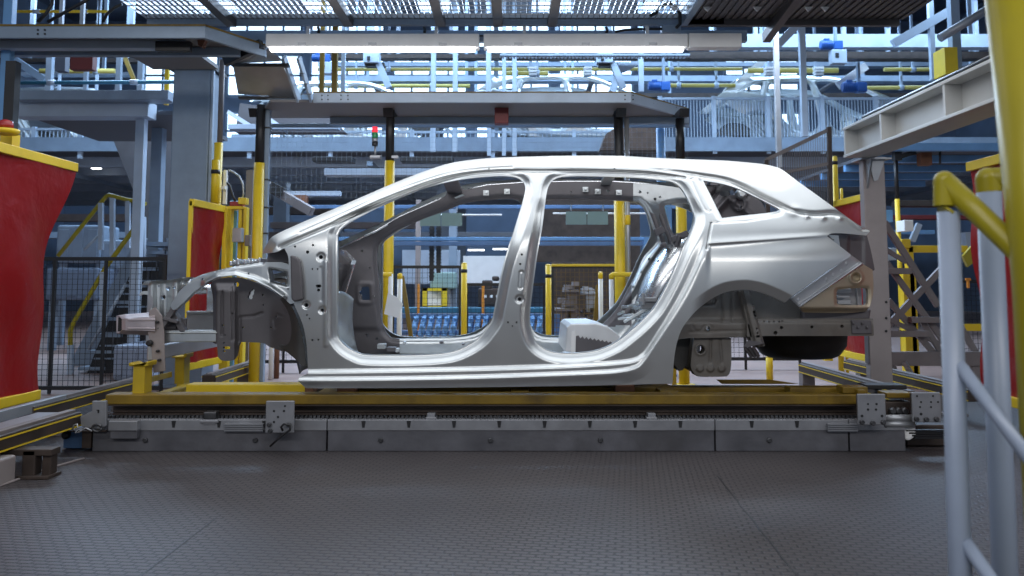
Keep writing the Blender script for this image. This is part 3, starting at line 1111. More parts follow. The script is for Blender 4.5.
GP = joined([(862, 263.6), (872.5, 269.7)], [(872.5, 269.7), (873.5, 288), (871, 303), (866, 311.5)], [(866, 311.5), (845, 313), (804, 312.4)], [(804, 312.4), (800, 306.5)], [(800, 306.5), (862, 263.6)])
SLOT = joined([(838, 289.5), (864, 288), (868, 291), (867.8, 303), (864, 305), (840, 304.6), (837, 301), (836.6, 292), (838, 289.5)])
def gp_depth(X, Y):
    d = body_depth(X, np.minimum(Y, 290)) + 0.045 + 0.05 * sst(307, 313, Y)
    e = np.hypot(X - 856, Y - 277.5)
    d = d - 0.014 * np.exp(-((e - 5.6) / 1.6) ** 2) + 0.02 * (1 - sst(3.0, 4.4, e))
    e = -sdf(X, Y, SLOT)
    return d + 0.012 * (1 - sst(0, 2.6, e))
mb = sheet(796, 876, 260, 316, 1.0, lambda X, Y: np.minimum(sdf(X, Y, GP), -sdf(X, Y, SLOT)), gp_depth, 0.03)
gp = obj('rear_corner_plate', mb, M['gold_steel'], car)
mb = MB()
mb.prism([at(x, y, 0.22) for x, y in [(802, 310), (872, 309), (870, 320), (803, 321.5)]], (0, 1.2, 0))
obj('rear_cross_member', mb, M['dark_steel'], car, 0.012)
mb = MB()
mb.bp(838, 289, 852, 293, 0.20, 0.05)
mb.bp(838, 295.5, 850, 298, 0.20, 0.05)
mb.bp(838, 300, 851, 304.5, 0.21, 0.05)
mb.bp(857.5, 287, 858.6, 305.5, 0.20, 0.03)
mb.bp(836, 287, 862, 306, 0.27, 0.02)
obj('crash_box_face', mb, M['galv'], gp, 0.004)

# ---- front end
mb = MB()
FR = joined([(190, 279.5), (203.5, 274), (220, 269.5), (235, 266.2), (248, 263.6), (262, 262.2), (280, 262)], [(280, 262), (291, 268), (294, 300), (290, 304)],
            [(290, 304), (282.5, 297), (269, 288), (253, 280.6), (235, 276), (217, 278), (206, 283.5), (195, 291), (183, 303)],
            [(183, 303), (174, 310), (170, 306)], [(170, 306), (178, 293), (186, 285), (190, 279.5)])
WINF = [(270, 269.5), (286, 272.5), (287, 285), (272, 281)]
def fr_depth(X, Y):
    d = 0.14 + 0.08 * np.maximum(0, 262 - X) / 100
    e = seg_dist(X, Y, [(206, 283.5), (217, 278), (235, 276), (253, 280.6), (269, 288), (282, 297)])
    d = d - 0.03 * np.exp(-((e - 1.0) / 2.4) ** 2)
    dd = seg_dist(X, Y, [(190, 279.5), (203.5, 274), (235, 266.2), (262, 262.2)])
    return d + 0.03 * np.clip((3.5 - dd) / 3.5, 0, 1) ** 2 + 0.03 * (1 - sst(0, 2, -sdf(X, Y, WINF)))
mb = sheet(168, 298, 258, 314, 1.0, lambda X, Y: np.min([sdf(X, Y, FR), -sdf(X, Y, WINF), np.hypot(X - 202.5, Y - 279) - 1.3, np.hypot(X - 248.6, Y - 273.8) - 1.0, np.hypot(X - 288, Y - 289) - 1], axis=0), fr_depth, 0.05)
fr_o = obj('fender_rail', mb, M['zinc_in'], car)
fr_m = obj('fender_rail', mirrored(mb), M['zinc_in'], car)
# inner wheel-house apron with the strut tower
AP = joined([(210, 284), (217, 279), (235, 277), (253, 281.5), (269, 289), (283, 299), (291, 312), (295, 330), (293, 345), (284, 352)], [(284, 352), (270, 347), (262, 343), (240, 342)],
            [(240, 342), (238, 346)], [(238, 346), (236, 356)], [(236, 356), (232, 360.5), (222, 360.5), (218, 357)], [(218, 357), (217, 344)], [(217, 344), (213, 343)], [(213, 343), (213, 300), (210, 284)])
APH = [(250, 297, 2.6), (251.5, 293, 2.6), (253, 290.5, 1.6), (236.5, 284.5, 2.6), (263, 295, 1.3), (263.5, 305, 1.0), (224, 343, 1.0), (224, 351.5, 1.4), (243, 327.5, 1.1), (271, 327.5, 1.1), (276.5, 317.5, 1.1), (223, 325.5, 1.1), (232.5, 313.5, .9), (225, 335, .9)]
SLT = [(223, 346.5), (230, 346.5), (230, 349.5), (223, 349.5)]
def ap_depth(X, Y):
    d = 0.34 + 0 * X
    # the strut tower stands proud
    d = d - 0.05 * sst(213, 217, X) * sst(238, 234, X) * sst(282, 292, Y)
    e = np.minimum(seg_dist(X, Y, [(222, 292), (222, 335)]), seg_dist(X, Y, [(231.5, 288), (233, 340)]))
    d = d + 0.014 * np.exp(-(e / 1.0) ** 2)
    e = seg_dist(X, Y, [(240, 317), (254, 316), (262, 313)])
    d = d + 0.012 * np.exp(-(e / 0.9) ** 2)
    e = np.minimum(seg_dist(X, Y, [(275, 328), (274, 320), (277, 314), (282, 316)]), seg_dist(X, Y, [(240, 341), (240, 318)]))
    d = d + 0.01 * np.exp(-(e / 0.9) ** 2)
    d = d - 0.16 * sst(268, 296, X) * sst(285, 320, Y)
    return d
mb = sheet(206, 300, 274, 364, 1.0, lambda X, Y: np.minimum(np.minimum(sdf(X, Y, AP), -sdf(X, Y, SLT)), np.min([np.hypot(X - a, Y - b) - r for a, b, r in APH], axis=0)), ap_depth, 0.03)
obj('wheel_apron', mb, M['dark_steel'], car)
obj('wheel_apron', mirrored(mb), M['under_steel'], car)
# dark liner flange between the apron and the hinge pillar
LN = joined([(283, 297), (290, 304), (297, 318), (302, 335), (305, 352), (306, 366)], [(306, 366), (302, 366)], [(302, 366), (294, 358), (284, 350), (277, 345.5)], [(277, 345.5), (288, 344), (291.5, 330), (288, 312), (280, 299)], [(280, 299), (283, 297)])
mb = sheet(274, 310, 294, 370, 1.0, lambda X, Y: sdf(X, Y, LN), lambda X, Y: 0.10 + 0.10 * sst(300, 280, X), 0.10)
obj('wheel_house_flange', mb, M['black_steel'], car)
# padded baffle ahead of the hinge pillar
mb = MB()
P = smooth_line([(290, 255), (296, 257), (299.5, 262), (302, 280), (302.5, 299)], 3) + [(301, 300), (294, 302), (291, 299)]
mb.prism([at(x, y, 0.005) for x, y in P], (0, 0.06, 0))
obj('pillar_baffle', mb, M['dark_steel'], car, 0.008)
# cowl side and scuttle behind the fender rail
mb = MB()
mb.prism([at(x, y, 0.2) for x, y in [(266, 262), (268, 252), (284, 246), (291, 256), (291, 264)]], (0, 1.3, 0))
obj('cowl', mb, M['dark_steel'], car, 0.01)
mb = MB()
for k in range(9):
    x = 229 + k * 3.6
    mb.bp(x, 259.5 - (k % 3) + (229 + 32 - x) * .05, x + 3.2, 266 - k * .3, 0.35 + 0.05 * (k % 2), 0.25)
obj('cowl_bracket', mb, M['bright'], car, 0.006)
# lower longitudinal, crash box and front flange
mb = MB()
mb.bp(159, 330.5, 217, 342, 0.30, 0.10)
mb.bp(159, 332, 217, 333.5, 0.29, 0.02)
obj('front_rail', mb, M['zinc_in'], car, 0.008)
mb = MB()
def ring_pts(px, y0, y1, Y, dpt):
    r = []
    h = y1 - y0
    for sx, sy in ((0, .8), (.3, 1), (1, 1), (1, 0), (.3, 0), (0, .2)):
        mouth = 5.5 * (1 - min(1, sx * 2)) if px < 120 else 0
        r.append(at(px + mouth, y0 + h * sy, Y + sx * dpt))
    return r
secs = [ring_pts(116.5, 315.8, 333.2, 0.25, 0.15), ring_pts(126, 314.6, 334, 0.245, 0.16), ring_pts(142, 313.4, 334.6, 0.24, 0.17), ring_pts(155, 312.6, 335.4, 0.24, 0.17)]
for q in range(3):
    mb.add(secs[q] + secs[q + 1], [(i, (i + 1) % 6, 6 + (i + 1) % 6, 6 + i) for i in range(6)])
cb = obj('crash_box', mb, M['crash'], car, thick=0.005)
for y0, y1 in ((318.5, 321), (327.5, 329.6)):
    mb = MB()
    mb.bp(127, y0, 155, y1, 0.232, 0.012)
    obj('crash_bead', mb, M['crash'], cb, 0.004)
mb = MB()
mb.bp(118, 317.5, 127, 331.4, 0.33, 0.04)
obj('crash_box_opening', mb, M['black'], cb)
mb = MB()
FLG = [(147, 331), (149, 311), (155, 307), (162, 316), (164, 332), (165, 371), (153, 373), (151, 345)]
mb.prism([at(x, y, 0.255) for x, y in FLG], (0, 0.012, 0))
fl = obj('front_flange', mb, M['column'], car, 0.003)
for x, y, r in ((150.5, 343, .017), (150.5, 366, .017), (158, 322, .008), (158.5, 351, .008), (160, 360, .008)):
    mb = MB()
    mb.lathe(at(x, y, 0.25), [(r, 0.0), (r, -0.02), (r * .6, -0.024)], 12, 'y')
    obj('flange_bolt', mb, M['black'], fl)
# headlamp carrier: bent bracket, struts and small gussets
mb = MB()
CR = joined([(145, 281), (156, 280.4), (170, 280), (183, 277.6), (193, 277.2)], [(193, 277.2), (192, 283), (183, 284.5)], [(183, 284.5), (176, 296), (171, 304), (167, 316)], [(167, 316), (160, 318), (154, 312)],
            [(154, 312), (148, 309.5)], [(148, 309.5), (153, 306), (152, 296), (145, 294.5)], [(145, 294.5), (142.5, 294), (138.5, 296)], [(138.5, 296), (142, 291.5), (150, 291)], [(150, 291), (149.5, 285.5), (142, 285)], [(142, 285), (145, 281)])
CRH = [(168, 288, 2.2), (174, 287, 1.8), (163, 297, 2.6), (181, 282, .9), (159, 286, 1.2)]
mb = sheet(136, 196, 275, 321, 0.9, lambda X, Y: np.minimum(sdf(X, Y, CR), np.min([np.hypot(X - a, Y - b) - r for a, b, r in CRH], axis=0)),
           lambda X, Y: 0.26 + 0.05 * np.sin(X * .35) * .3 - 0.04 * np.exp(-(seg_dist(X, Y, [(145, 281), (183, 278), (193, 277)]) / 1.8) ** 2) + 0.06 * sst(150, 158, X), 0.03)
obj('headlamp_carrier', mb, M['zinc_in'], car)
mb = MB()
mb.bar(at(180, 300, .30), at(160, 330, .28), .05, .03)
mb.bar(at(172, 310, .33), at(186, 334, .33), .06, .03)
mb.bar(at(163, 318, .26), at(178, 322, .28), .03, .02)
mb.bp(160, 318, 186, 331, 0.34, 0.02)
mb.bp(163, 324.5, 176, 329, 0.325, 0.02)
obj('carrier_gusset', mb, M['dark_steel'], car, 0.004)
mb = MB()
mb.tube([at(192, 288.5, .5), at(205, 287, .5), at(214, 289, .5), at(216, 296, .5)], 0.020, 8)
mb.bp(206, 287, 214, 312, 0.48, 0.05)
mb.bp(190, 286.5, 207, 294, 0.5, 0.04)
obj('strut_tower_brace', mb, M['bright'], car, 0.006)
mb = MB()
mb.bp(186, 311, 214, 331, 0.55, 0.02)
mb.bp(186, 311, 214, 314, 0.535, 0.03)
obj('radiator_panel', mb, M['galv'], car, 0.005)
mb = MB()
mb.bp(150, 334, 216, 343, 1.25, 0.12)
mb.bp(146, 284, 160, 345, 1.30, 0.03)
obj('front_rail', mb, M['zinc_in'], car, 0.008)
mb = MB()
x = at(151, 326, .26)[0]
mb.box(x - .02, x + .02, 0.26, 1.44, 0.44, 0.52)
obj('front_cross_member', mb, M['galv'], car, 0.008)


# ================================================================== LINE: KERB, CHAIN, SKID
def kerb_run(px0, px1, label, Y0=0.0, y_top=419.5):
    a, b = at(px0, 434, Y0)[0], at(px1, 434, Y0)[0]
    t = thing('line_kerb', label, 'conveyor base', ((a + b) / 2, Y0 + .1, 0), 'steel kerb lengths under the line')
    zt = at(512, y_top, Y0)[2]
    mb = MB()
    mb.box(a + .004, b - .004, Y0, Y0 + .22, 0, zt - .055)
    obj('face_plate', mb, M['kerb'], t, 0.004)
    mb = MB()
    mb.box(a + .002, b - .002, Y0 - .006, Y0 + .2, zt - .056, zt)
    ck = obj('chain_guide', mb, M['plate'], t, 0.003)
    x = a + .19
    k = 0
    while x < b - .1:
        mb = MB()
        mb.prism([(x - .011, Y0 - .009, zt - .006), (x + .011, Y0 - .009, zt - .006), (x + .006, Y0 - .009, zt - .04), (x - .006, Y0 - .009, zt - .04)], (0, .004, 0))
        obj('notch', mb, M['black'], ck)
        x += .235
    x = a + .28
    while x < b - .08:
        mb = MB()
        mb.bolt((x, Y0, zt - .105), .013, 'y', .010)
        obj('bolt', mb, M['chain'], t)
        x += .57
    return t


kerb_run(92, 327, 'grey steel kerb length under the left end of the line, below the yellow uprights')
kerb_run(327, 715, 'longest grey steel kerb length under the middle of the car')
kerb_run(715, 849, 'short grey steel kerb length below the rear wheel arch')
kerb_run(849, 906, 'shortest grey steel kerb piece under the bolted end plate at right')
# far kerb
mb = MB()
a, b = at(92, 434, 0)[0], at(906, 434, 0)[0]
mb.box(a, b, 1.58, 1.78, 0, .13)
single('line_kerb', mb, M['brown'], 'long oily dark kerb under the far side of the line, behind the car', 'conveyor base')
# small raised boxes on the kerb
t = thing('cover_box', 'low pale steel cover box on the kerb left of the first bolted plate', 'cover', at(193, 447, -.02))
mb = MB()
mb.bp(108, 421, 137, 431, -.05, .05)
obj('cover_plate', mb, M['plate'], t, 0.004)
mb = MB()
mb.bp(110, 430.5, 137, 439, -.04, .04)
obj('lower_plate', mb, M['kerb'], t, 0.004)
for px0, px1, lab in ((224, 263, 'ribbed pale steel cover between the tensioner and the first bolted plate'), (828, 858, 'ribbed pale steel cover left of the bolted end plate')):
    mb = MB()
    for k in range(4):
        mb.bp(px0, 424 + k * 1.9, px1, 425.2 + k * 1.9, -.03 - .004 * (k % 2), .03)
    mb.bp(px0, 424, px1, 432, -.022, .022)
    single('cover_box', mb, M['plate'], lab, 'cover')

# roller chain
t = thing('drive_chain', 'dark roller chain running along the top of the kerb below the yellow beam', 'chain', (at(480, 415, .06)[0], .06, .19))
zc = at(512, 417, .05)[2]
mb = MB()
mb.box(at(100, 417, .05)[0], at(880, 417, .05)[0], .035, .085, zc - .014, zc - .006)
obj('chain_track', mb, M['brown'], t)
mb = MB()
x = at(105, 417, .05)[0]
xe = at(878, 417, .05)[0]
while x < xe:
    mb.box(x, x + .013, .032, .06, zc - .008, zc + .010)
    x += .022
o = obj('chain_links', mb, M['chain'], t)
o['kind'] = 'stuff'
# tensioner and small lugs on the chain
t = thing('chain_tensioner', 'small dark chain tensioner on a pale bracket left of the first bolted plate', 'tensioner', at(210, 420, .0))
mb = MB()
mb.bp(203, 412, 216, 419.5, .0, .06)
obj('tensioner_head', mb, M['chain'], t, .006)
mb = MB()
mb.bp(200, 420.5, 218, 423, -.02, .06)
mb.bp(203, 422, 215, 425, -.012, .03)
obj('tensioner_bracket', mb, M['plate'], t, .003)
for px, lab in ((431, 'small dark lug on the chain below the front door opening'), (652, 'small dark lug on the chain below the rear sill corner')):
    mb = MB()
    mb.bp(px - 4, 413.5, px + 4, 418.5, .02, .05)
    mb.bp(px - 5.5, 417.5, px + 5.5, 419.5, .0, .05)
    single('chain_lug', mb, M['plate'], lab, 'lug', None, .003)

# beam under the skid
mb = MB()
x0, x1 = at(108, 408, .08)[0], at(862, 408, .08)[0]
z0, z1 = at(512, 415, .08)[2], at(512, 404.5, .08)[2]
mb.box(x0, x1, .08, .22, z0, z0 + .008)
mb.box(x0, x1, .14, .16, z0 + .008, z1 - .008)
mb.box(x0, x1, .08, .22, z1 - .008, z1)
single('line_beam', mb, M['brown'], 'long oily dark beam carrying the yellow skid along the kerb', 'beam')
mb = MB()
x0, x1 = at(312, 408, .08)[0], at(700, 408, .08)[0]
mb.box(x0, x1, 1.55, 1.69, z0 - .03, z0 + .008)
mb.box(x0, x1, 1.61, 1.63, z0 - .03, z1 - .008)
mb.box(x0, x1, 1.55, 1.69, z1 - .008, z1)
single('line_beam', mb, M['brown'], 'oily dark beam under the far side of the yellow skid', 'beam')

# the yellow skid
skid = thing('skid', 'worn yellow skid frame with cradles carrying the car body along the line', 'skid', (.05, YC, z1))
zs0, zs1 = z1 + .001, at(512, 394.3, .08)[2]
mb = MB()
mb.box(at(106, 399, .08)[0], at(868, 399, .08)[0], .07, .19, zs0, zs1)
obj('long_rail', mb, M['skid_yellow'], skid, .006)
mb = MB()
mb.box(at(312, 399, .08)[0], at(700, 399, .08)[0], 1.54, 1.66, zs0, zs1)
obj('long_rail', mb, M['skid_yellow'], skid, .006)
zr = at(512, 384, .40)[2]
# raised inner rails, bright ahead of the sill and darkened worn yellow below the car
mb = MB()
mb.box(at(187, 389, .4)[0], at(306, 389, .4)[0], .38, .50, zs1 - .03, zr)
obj('front_rail', mb, M['yellow'], skid, .006)
mb = MB()
mb.box(at(306, 389, .4)[0], at(314, 389, .4)[0], .37, .51, zs1 - .03, zr - .01)
obj('rail_end_block', mb, M['rust'], skid, .004)
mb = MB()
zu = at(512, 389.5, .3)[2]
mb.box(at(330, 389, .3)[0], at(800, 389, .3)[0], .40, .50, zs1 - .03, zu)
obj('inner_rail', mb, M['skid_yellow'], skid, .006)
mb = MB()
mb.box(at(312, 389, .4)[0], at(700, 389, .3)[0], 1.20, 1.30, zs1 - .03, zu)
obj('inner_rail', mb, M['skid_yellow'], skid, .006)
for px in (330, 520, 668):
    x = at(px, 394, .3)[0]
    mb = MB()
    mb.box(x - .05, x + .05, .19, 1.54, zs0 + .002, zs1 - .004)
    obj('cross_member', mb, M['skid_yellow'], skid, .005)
# pads that carry the sill
for px in (347, 625):
    for Y in (.22, 1.36):
        mb = MB()
        x = at(px, 390, .25)[0]
        mb.box(x - .05, x + .05, Y, Y + .12, zs1 - .02, at(512, 388.6, .05)[2] - .004)
        obj('support_pad', mb, M['rust'], skid, .004)
# front cradle posts
def cradle(pxl, pxr, ptop, pbot, Y, nm='cradle_post'):
    mb = MB()
    mb.bp(pxl, ptop + 4, pxr, pbot, Y, .10)
    w = pxr - pxl
    mb.prism([at(x, y, Y - .01) for x, y in [(pxl - w * .3, ptop + 4.5), (pxl - w * .35, ptop + 1), (pxl - w * .12, ptop + .5), (pxl + w * .1, ptop + 3), (pxr - w * .1, ptop + 3),
                                             (pxr + w * .1, ptop - .5), (pxr + w * .3, ptop), (pxr + w * .25, ptop + 4.5)]], (0, .12, 0))
    return obj(nm, mb, M['mid_yellow'], skid, .004)
cradle(132.5, 144.5, 362, 394, .12)
cradle(174.5, 184, 353.5, 384, .95)
mb = MB()
mb.hexa([at(144, 384, .14), at(172, 377, .92), at(172, 377, .99), at(144, 384, .21), at(144, 378, .14), at(172, 371.5, .92), at(172, 371.5, .99), at(144, 378, .21)])
obj('cradle_brace', mb, M['mid_yellow'], skid, .004)
mb = MB()
mb.bp(176, 384, 184, 396, .95, .1)
mb.hexa([at(150, 398, .2), at(160, 398, .2), at(192, 388, .95), at(182, 388, .95), at(150, 394.5, .2), at(160, 394.5, .2), at(192, 384.5, .95), at(182, 384.5, .95)])
obj('cradle_foot', mb, M['mid_yellow'], skid, .004)
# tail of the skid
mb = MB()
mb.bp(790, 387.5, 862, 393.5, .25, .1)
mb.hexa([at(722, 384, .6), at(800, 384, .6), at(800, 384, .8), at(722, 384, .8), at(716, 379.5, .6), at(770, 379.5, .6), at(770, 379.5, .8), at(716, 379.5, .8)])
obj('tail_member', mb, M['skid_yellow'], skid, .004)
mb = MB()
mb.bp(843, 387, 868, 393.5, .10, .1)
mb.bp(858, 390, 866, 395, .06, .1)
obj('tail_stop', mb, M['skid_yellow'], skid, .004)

# bolted plates
def bolted_plate(p0, q0, p1, q1, Y, label, bolts, small):
    t = thing('guide_bracket', label, 'bracket', at((p0 + p1) / 2, q1, Y))
    mb = MB()
    mb.bp(p0, q0, p1, q1, Y, .016)
    pl = obj('plate', mb, M['plate'], t, .004)
    for x, y, r in bolts:
        mb = MB()
        mb.bolt(at(x, y, Y), r, 'y', .012)
        obj('bolt', mb, M['chain'], pl)
    for x, y, r in small:
        mb = MB()
        mb.lathe(at(x, y, Y - .0005), [(r, .004), (r, -.0015)], 10, 'y')
        obj('bolt_hole', mb, M['black'], pl)
    mb = MB()
    mb.bp(p0 + 3, q0 + 2, p1 - 3, q1 - 4, Y + .016, .06)
    obj('back_block', mb, M['brown'], t)
    return t


bolted_plate(265.5, 401, 294, 433, -.10, 'light steel plate with bolts hung over the kerb under the front of the sill', [(269.5, 424.5, .012), (270.5, 431, .012), (289, 424.5, .012)],
             [(274, 411, .006), (284, 411, .006), (278, 417, .006), (274, 422, .006), (285, 406, .005)])
bolted_plate(858, 394, 886, 425, -.10, 'light steel plate with three large bolts hung over the kerb below the rear bumper plate', [(861.5, 422, .013), (872.5, 423, .013), (883, 422, .013)],
             [(868, 404, .005), (876.5, 404, .006), (868, 409.5, .006), (876, 409.5, .006), (862, 416, .007), (882, 416, .007)])
bolted_plate(912.5, 392.5, 941, 422.5, -.06, 'drilled light steel plate behind the pale handrail post at right', [(916, 419, .013), (926, 419.5, .013), (936, 419, .013)],
             [(917, 396, .005), (933, 396, .005), (921, 402, .005), (931, 402, .005), (920, 407, .005), (931, 407, .005), (921, 414, .007), (938, 402, .005)])
t = thing('guide_bracket', 'grey end plate with a stepped lower edge at the left end of the line', 'bracket', at(95, 428, -.06))
mb = MB()
mb.prism([at(x, y, -.06) for x, y in [(92, 401), (106, 401), (106, 426), (99, 429), (81, 427), (80, 417), (92, 411)]], (0, .02, 0))
pl = obj('plate', mb, M['plate'], t, .003)
mb = MB()
mb.tube([at(97 + 4.6 * math.cos(a), 428 + 3.6 * math.sin(a), -.075) for a in np.linspace(0, 6.0, 14)], .006, 6)
obj('ring', mb, M['chain'], pl)
mb = MB()
mb.bp(97.5, 410, 98.8, 413, -.064, .01)
mb.bp(96.5, 409.8, 99, 410.6, -.064, .01)
obj('bolt_hole', mb, M['black'], pl)
# loose hose by the first plate
mb = MB()
mb.tube([at(x, y, -.13) for x, y in [(283, 431), (281, 427), (284, 424), (290, 425), (290, 430), (284, 434), (278, 439), (270, 446.5)]], .006, 6)
single('hose', mb, M['cable'], 'short black hose curling from the bolted plate down to the floor under the sill', 'hose')
t = thing('drive_end', 'oily drive shaft and rollers between the two light plates right of the line', 'drive', at(900, 430, .1))
mb = MB()
mb.bp(886, 402, 913, 416, .05, .1)
obj('drive_housing', mb, M['brown'], t, .005)
for y in (418, 424):
    mb = MB()
    mb.tube([at(884, y, .0), at(914, y, .0)], .018, 10)
    obj('shaft', mb, M['galv'], t)
for x in (893, 899, 905):
    mb = MB()
    mb.lathe(at(x, 411, .03), [(.018, .03), (.02, 0), (.012, -.01)], 12, 'y')
    obj('roller', mb, M['chain'], t)
mb = MB()
mb.bp(887, 393, 913, 398, .05, .12)
obj('yellow_cap', mb, M['skid_yellow'], t, .004)
mb = MB()
mb.bp(866, 385, 907, 389.5, .25, .12)
mb.bp(878, 388, 881, 395, .27, .05)
obj('stop_bar', mb, M['black'], t, .004)
mb = MB()
mb.prism([at(x, y, .02) for x, y in [(904, 428), (908, 423), (916, 424), (917, 436), (910, 441), (904, 440)]], (0, .1, 0))
single('rag', mb, M['white'], 'crumpled pale rag lying against the kerb end by the right handrail', 'rag', None, .012)
mb = MB()
for k in range(4):
    mb.bp(906 + k * 3, 430 + k * 2.3, 945, 431.5 + k * 2.5, .02, .03)
single('cable_bundle', mb, M['cable'], 'dark cables on the floor at the right end of the kerb', 'cables')

mb = MB()
mb.bp(907, 425, 950, 446, .12, .25)
single('end_block', mb, M['brown'], 'dark oily block closing the right end of the kerb under the drilled plate', 'block', None, .006)

# blue drive box under the left end
t = thing('drive_box', 'small dark blue drive box on the floor at the left end of the kerb', 'drive', at(75, 447, .05))
mb = MB()
mb.bp(63, 431, 83, 448.5, .05, .15)
obj('housing', mb, M['rack_blue'], t, .006)
mb = MB()
mb.lathe(at(67, 434.5, .05), [(.022, .01), (.022, -.02), (.012, -.03)], 14, 'y')
obj('hub', mb, M['black'], t)
mb = MB()
mb.bp(82, 428, 91, 448, .0, .2)
mb.bp(56, 430.5, 106, 432, -.02, .1)
obj('support', mb, M['brown'], t)

# ------------------------------------------------------------------ cross transfer tracks, four of them
def track(name, x, Ya, Yb, z, label, legs=(), grp='cross transfer tracks'):
    t = thing('transfer_track', label, 'conveyor track', (x, (Ya + Yb) / 2, 0))
    mb = MB()
    mb.box(x - .05, x + .05, Ya, Yb, z - .075, z)
    obj('track_beam', mb, M['brown'], t, .004)
    for dz in (-.014, -.068):
        for sx in (-1, 1):
            mb = MB()
            mb.box(x + sx * .05 - .003, x + sx * .05 + .003, Ya, Yb, z + dz - .0032, z + dz + .0032)
            obj('yellow_strip', mb, M['yellow'], t)
    mb = MB()
    mb.box(x - .022, x + .022, Ya, Yb, z, z + .012)
    obj('running_strip', mb, M['truss'], t)
    for y in legs:
        mb = MB()
        mb.box(x - .05, x + .05, y - .05, y + .05, 0, z - .076)
        mb.box(x - .075, x + .075, y - .07, y + .07, 0, .02)
        obj('leg', mb, M['truss'], t, .004)
    return t


zt = .205
track('l', -2.28, -2.6, -.02, zt, 'dark transfer track with yellow edge strips at the left, nearest the camera', (-2.2,))
track('l', -2.62, .15, 1.5, zt, 'dark transfer track with yellow strips behind the near red film at left', (.5, 1.3))
track('l', -2.20, 1.75, 2.75, zt, 'dark transfer track below the far red film at left', (1.9, 2.6))
track('r', 2.43, .75, 2.65, zt, 'dark transfer track with yellow strips slanting back below the right red film', (1.0, 2.6))
track('r', 2.90, .9, 2.9, zt, 'outer transfer track at right beside the column base', (1.2, 2.6))
# bright guide plates at left
mb = MB()
a = at(88, 398, .1)
mb.box(-2.47, -2.34, -2.6, .0, .17, .20)
single('guide_plate', mb, M['plate'], 'flat grey steel plate lying beside the near left transfer track', 'plate', None, .003)
mb = MB()
mb.box(-2.62, -2.58, -1.2, .5, .17, .225)
single('guide_rail', mb, M['galv'], 'plain galvanised rail below the near red film at left', 'rail', None, .003)
mb = MB()
mb.prism([(-2.19, -2.6, 0), (-2.19, -.66, 0), (-2.19, -.66, .115), (-2.19, -2.6, .14)], (-.5, 0, 0))
single('base_plinth', mb, M['column'], 'pale floor plinth at the bottom left under the transfer track', 'plinth', None, .01)
t = thing('track_support', 'dark grey stub support under the near left transfer track', 'support', (-2.15, -.6, 0))
mb = MB()
mb.box(-2.19, -2.13, -.62, -.56, 0, .125)
obj('leg', mb, M['brown'], t, .005)
mb = MB()
mb.box(-2.11, -2.07, -.60, -.54, 0, .125)
obj('leg', mb, M['brown'], t, .005)
mb = MB()
mb.box(-2.34, -2.06, -.62, -.54, .10, .128)
obj('bracket_arm', mb, M['brown'], t, .003)
mb = MB()
mb.box(-2.20, -2.06, -.64, -.52, 0, .015)
obj('foot_plate', mb, M['brown'], t, .003)
mb = MB()
mb.tube([(-2.24, -2.2, .004), (-2.20, -.84, .004), (-2.17, -.4, .004), (-2.12, -.2, .004)], .006, 6)
single('floor_strip', mb, M['column'], 'thin pale strip along the floor edge at bottom left', 'strip')
# loop of wire at the track end
mb = MB()
mb.tube([at(x, y, -.12) for x, y in [(72, 431), (74, 425), (77, 424), (78, 428), (75, 433), (79, 432), (86, 428), (92, 431)]], .004, 6)
single('wire_loop', mb, M['galv'], 'small loop of bare wire hanging at the left track end', 'wire')

# ------------------------------------------------------------------ red welding films
def film(x, Ya, Yb, z0, z1, label, x_b=None, wave=.05, taper=0.30, topw=.055, side=1, zb0=None):
    """red film hung in a yellow frame in a plane of constant x"""
    x_b = x if x_b is None else x_b
    t = thing('welding_screen', label, 'screen', ((x + x_b) / 2, (Ya + Yb) / 2, z0))
    mb = MB()
    mb.hexa([(x - .02, Ya, z1), (x + .02, Ya, z1), (x_b + .02, Yb, z1), (x_b - .02, Yb, z1), (x - .02, Ya, z1 + topw), (x + .02, Ya, z1 + topw), (x_b + .02, Yb, z1 + topw), (x_b - .02, Yb, z1 + topw)])
    obj('top_bar', mb, M['yellow'], t, .004)
    L = Yb - Ya
    mb = MB()
    def f(u, v):
        w = L * (1 - taper * (math.sin(min(1, (1 - v) * 1.5) * math.pi / 2) - .25 * max(0, .3 - v)))
        y = Ya + w * u
        xx = x + (x_b - x) * (y - Ya) / L
        return (xx + wave * .35 * math.sin(u * 9 + v * 3) * (1 - v * .5) + .02 * math.sin(v * 11 + u * 4) * u, y, z0 + .05 + (z1 - z0 - .05) * v)
    mb.grid(f, 24, 30)
    obj('film', mb, M['red'], t)
    mb = MB()
    yb = Ya + L * (1 - taper)
    mb.hexa([(x - .02, Ya, z0), (x + .02, Ya, z0), (x_b + .02, yb, z0), (x_b - .02, yb, z0), (x - .02, Ya, z0 + topw), (x + .02, Ya, z0 + topw), (x_b + .02, yb, z0 + topw), (x_b - .02, yb, z0 + topw)])
    obj('bottom_bar', mb, M['yellow'], t, .004)
    return t


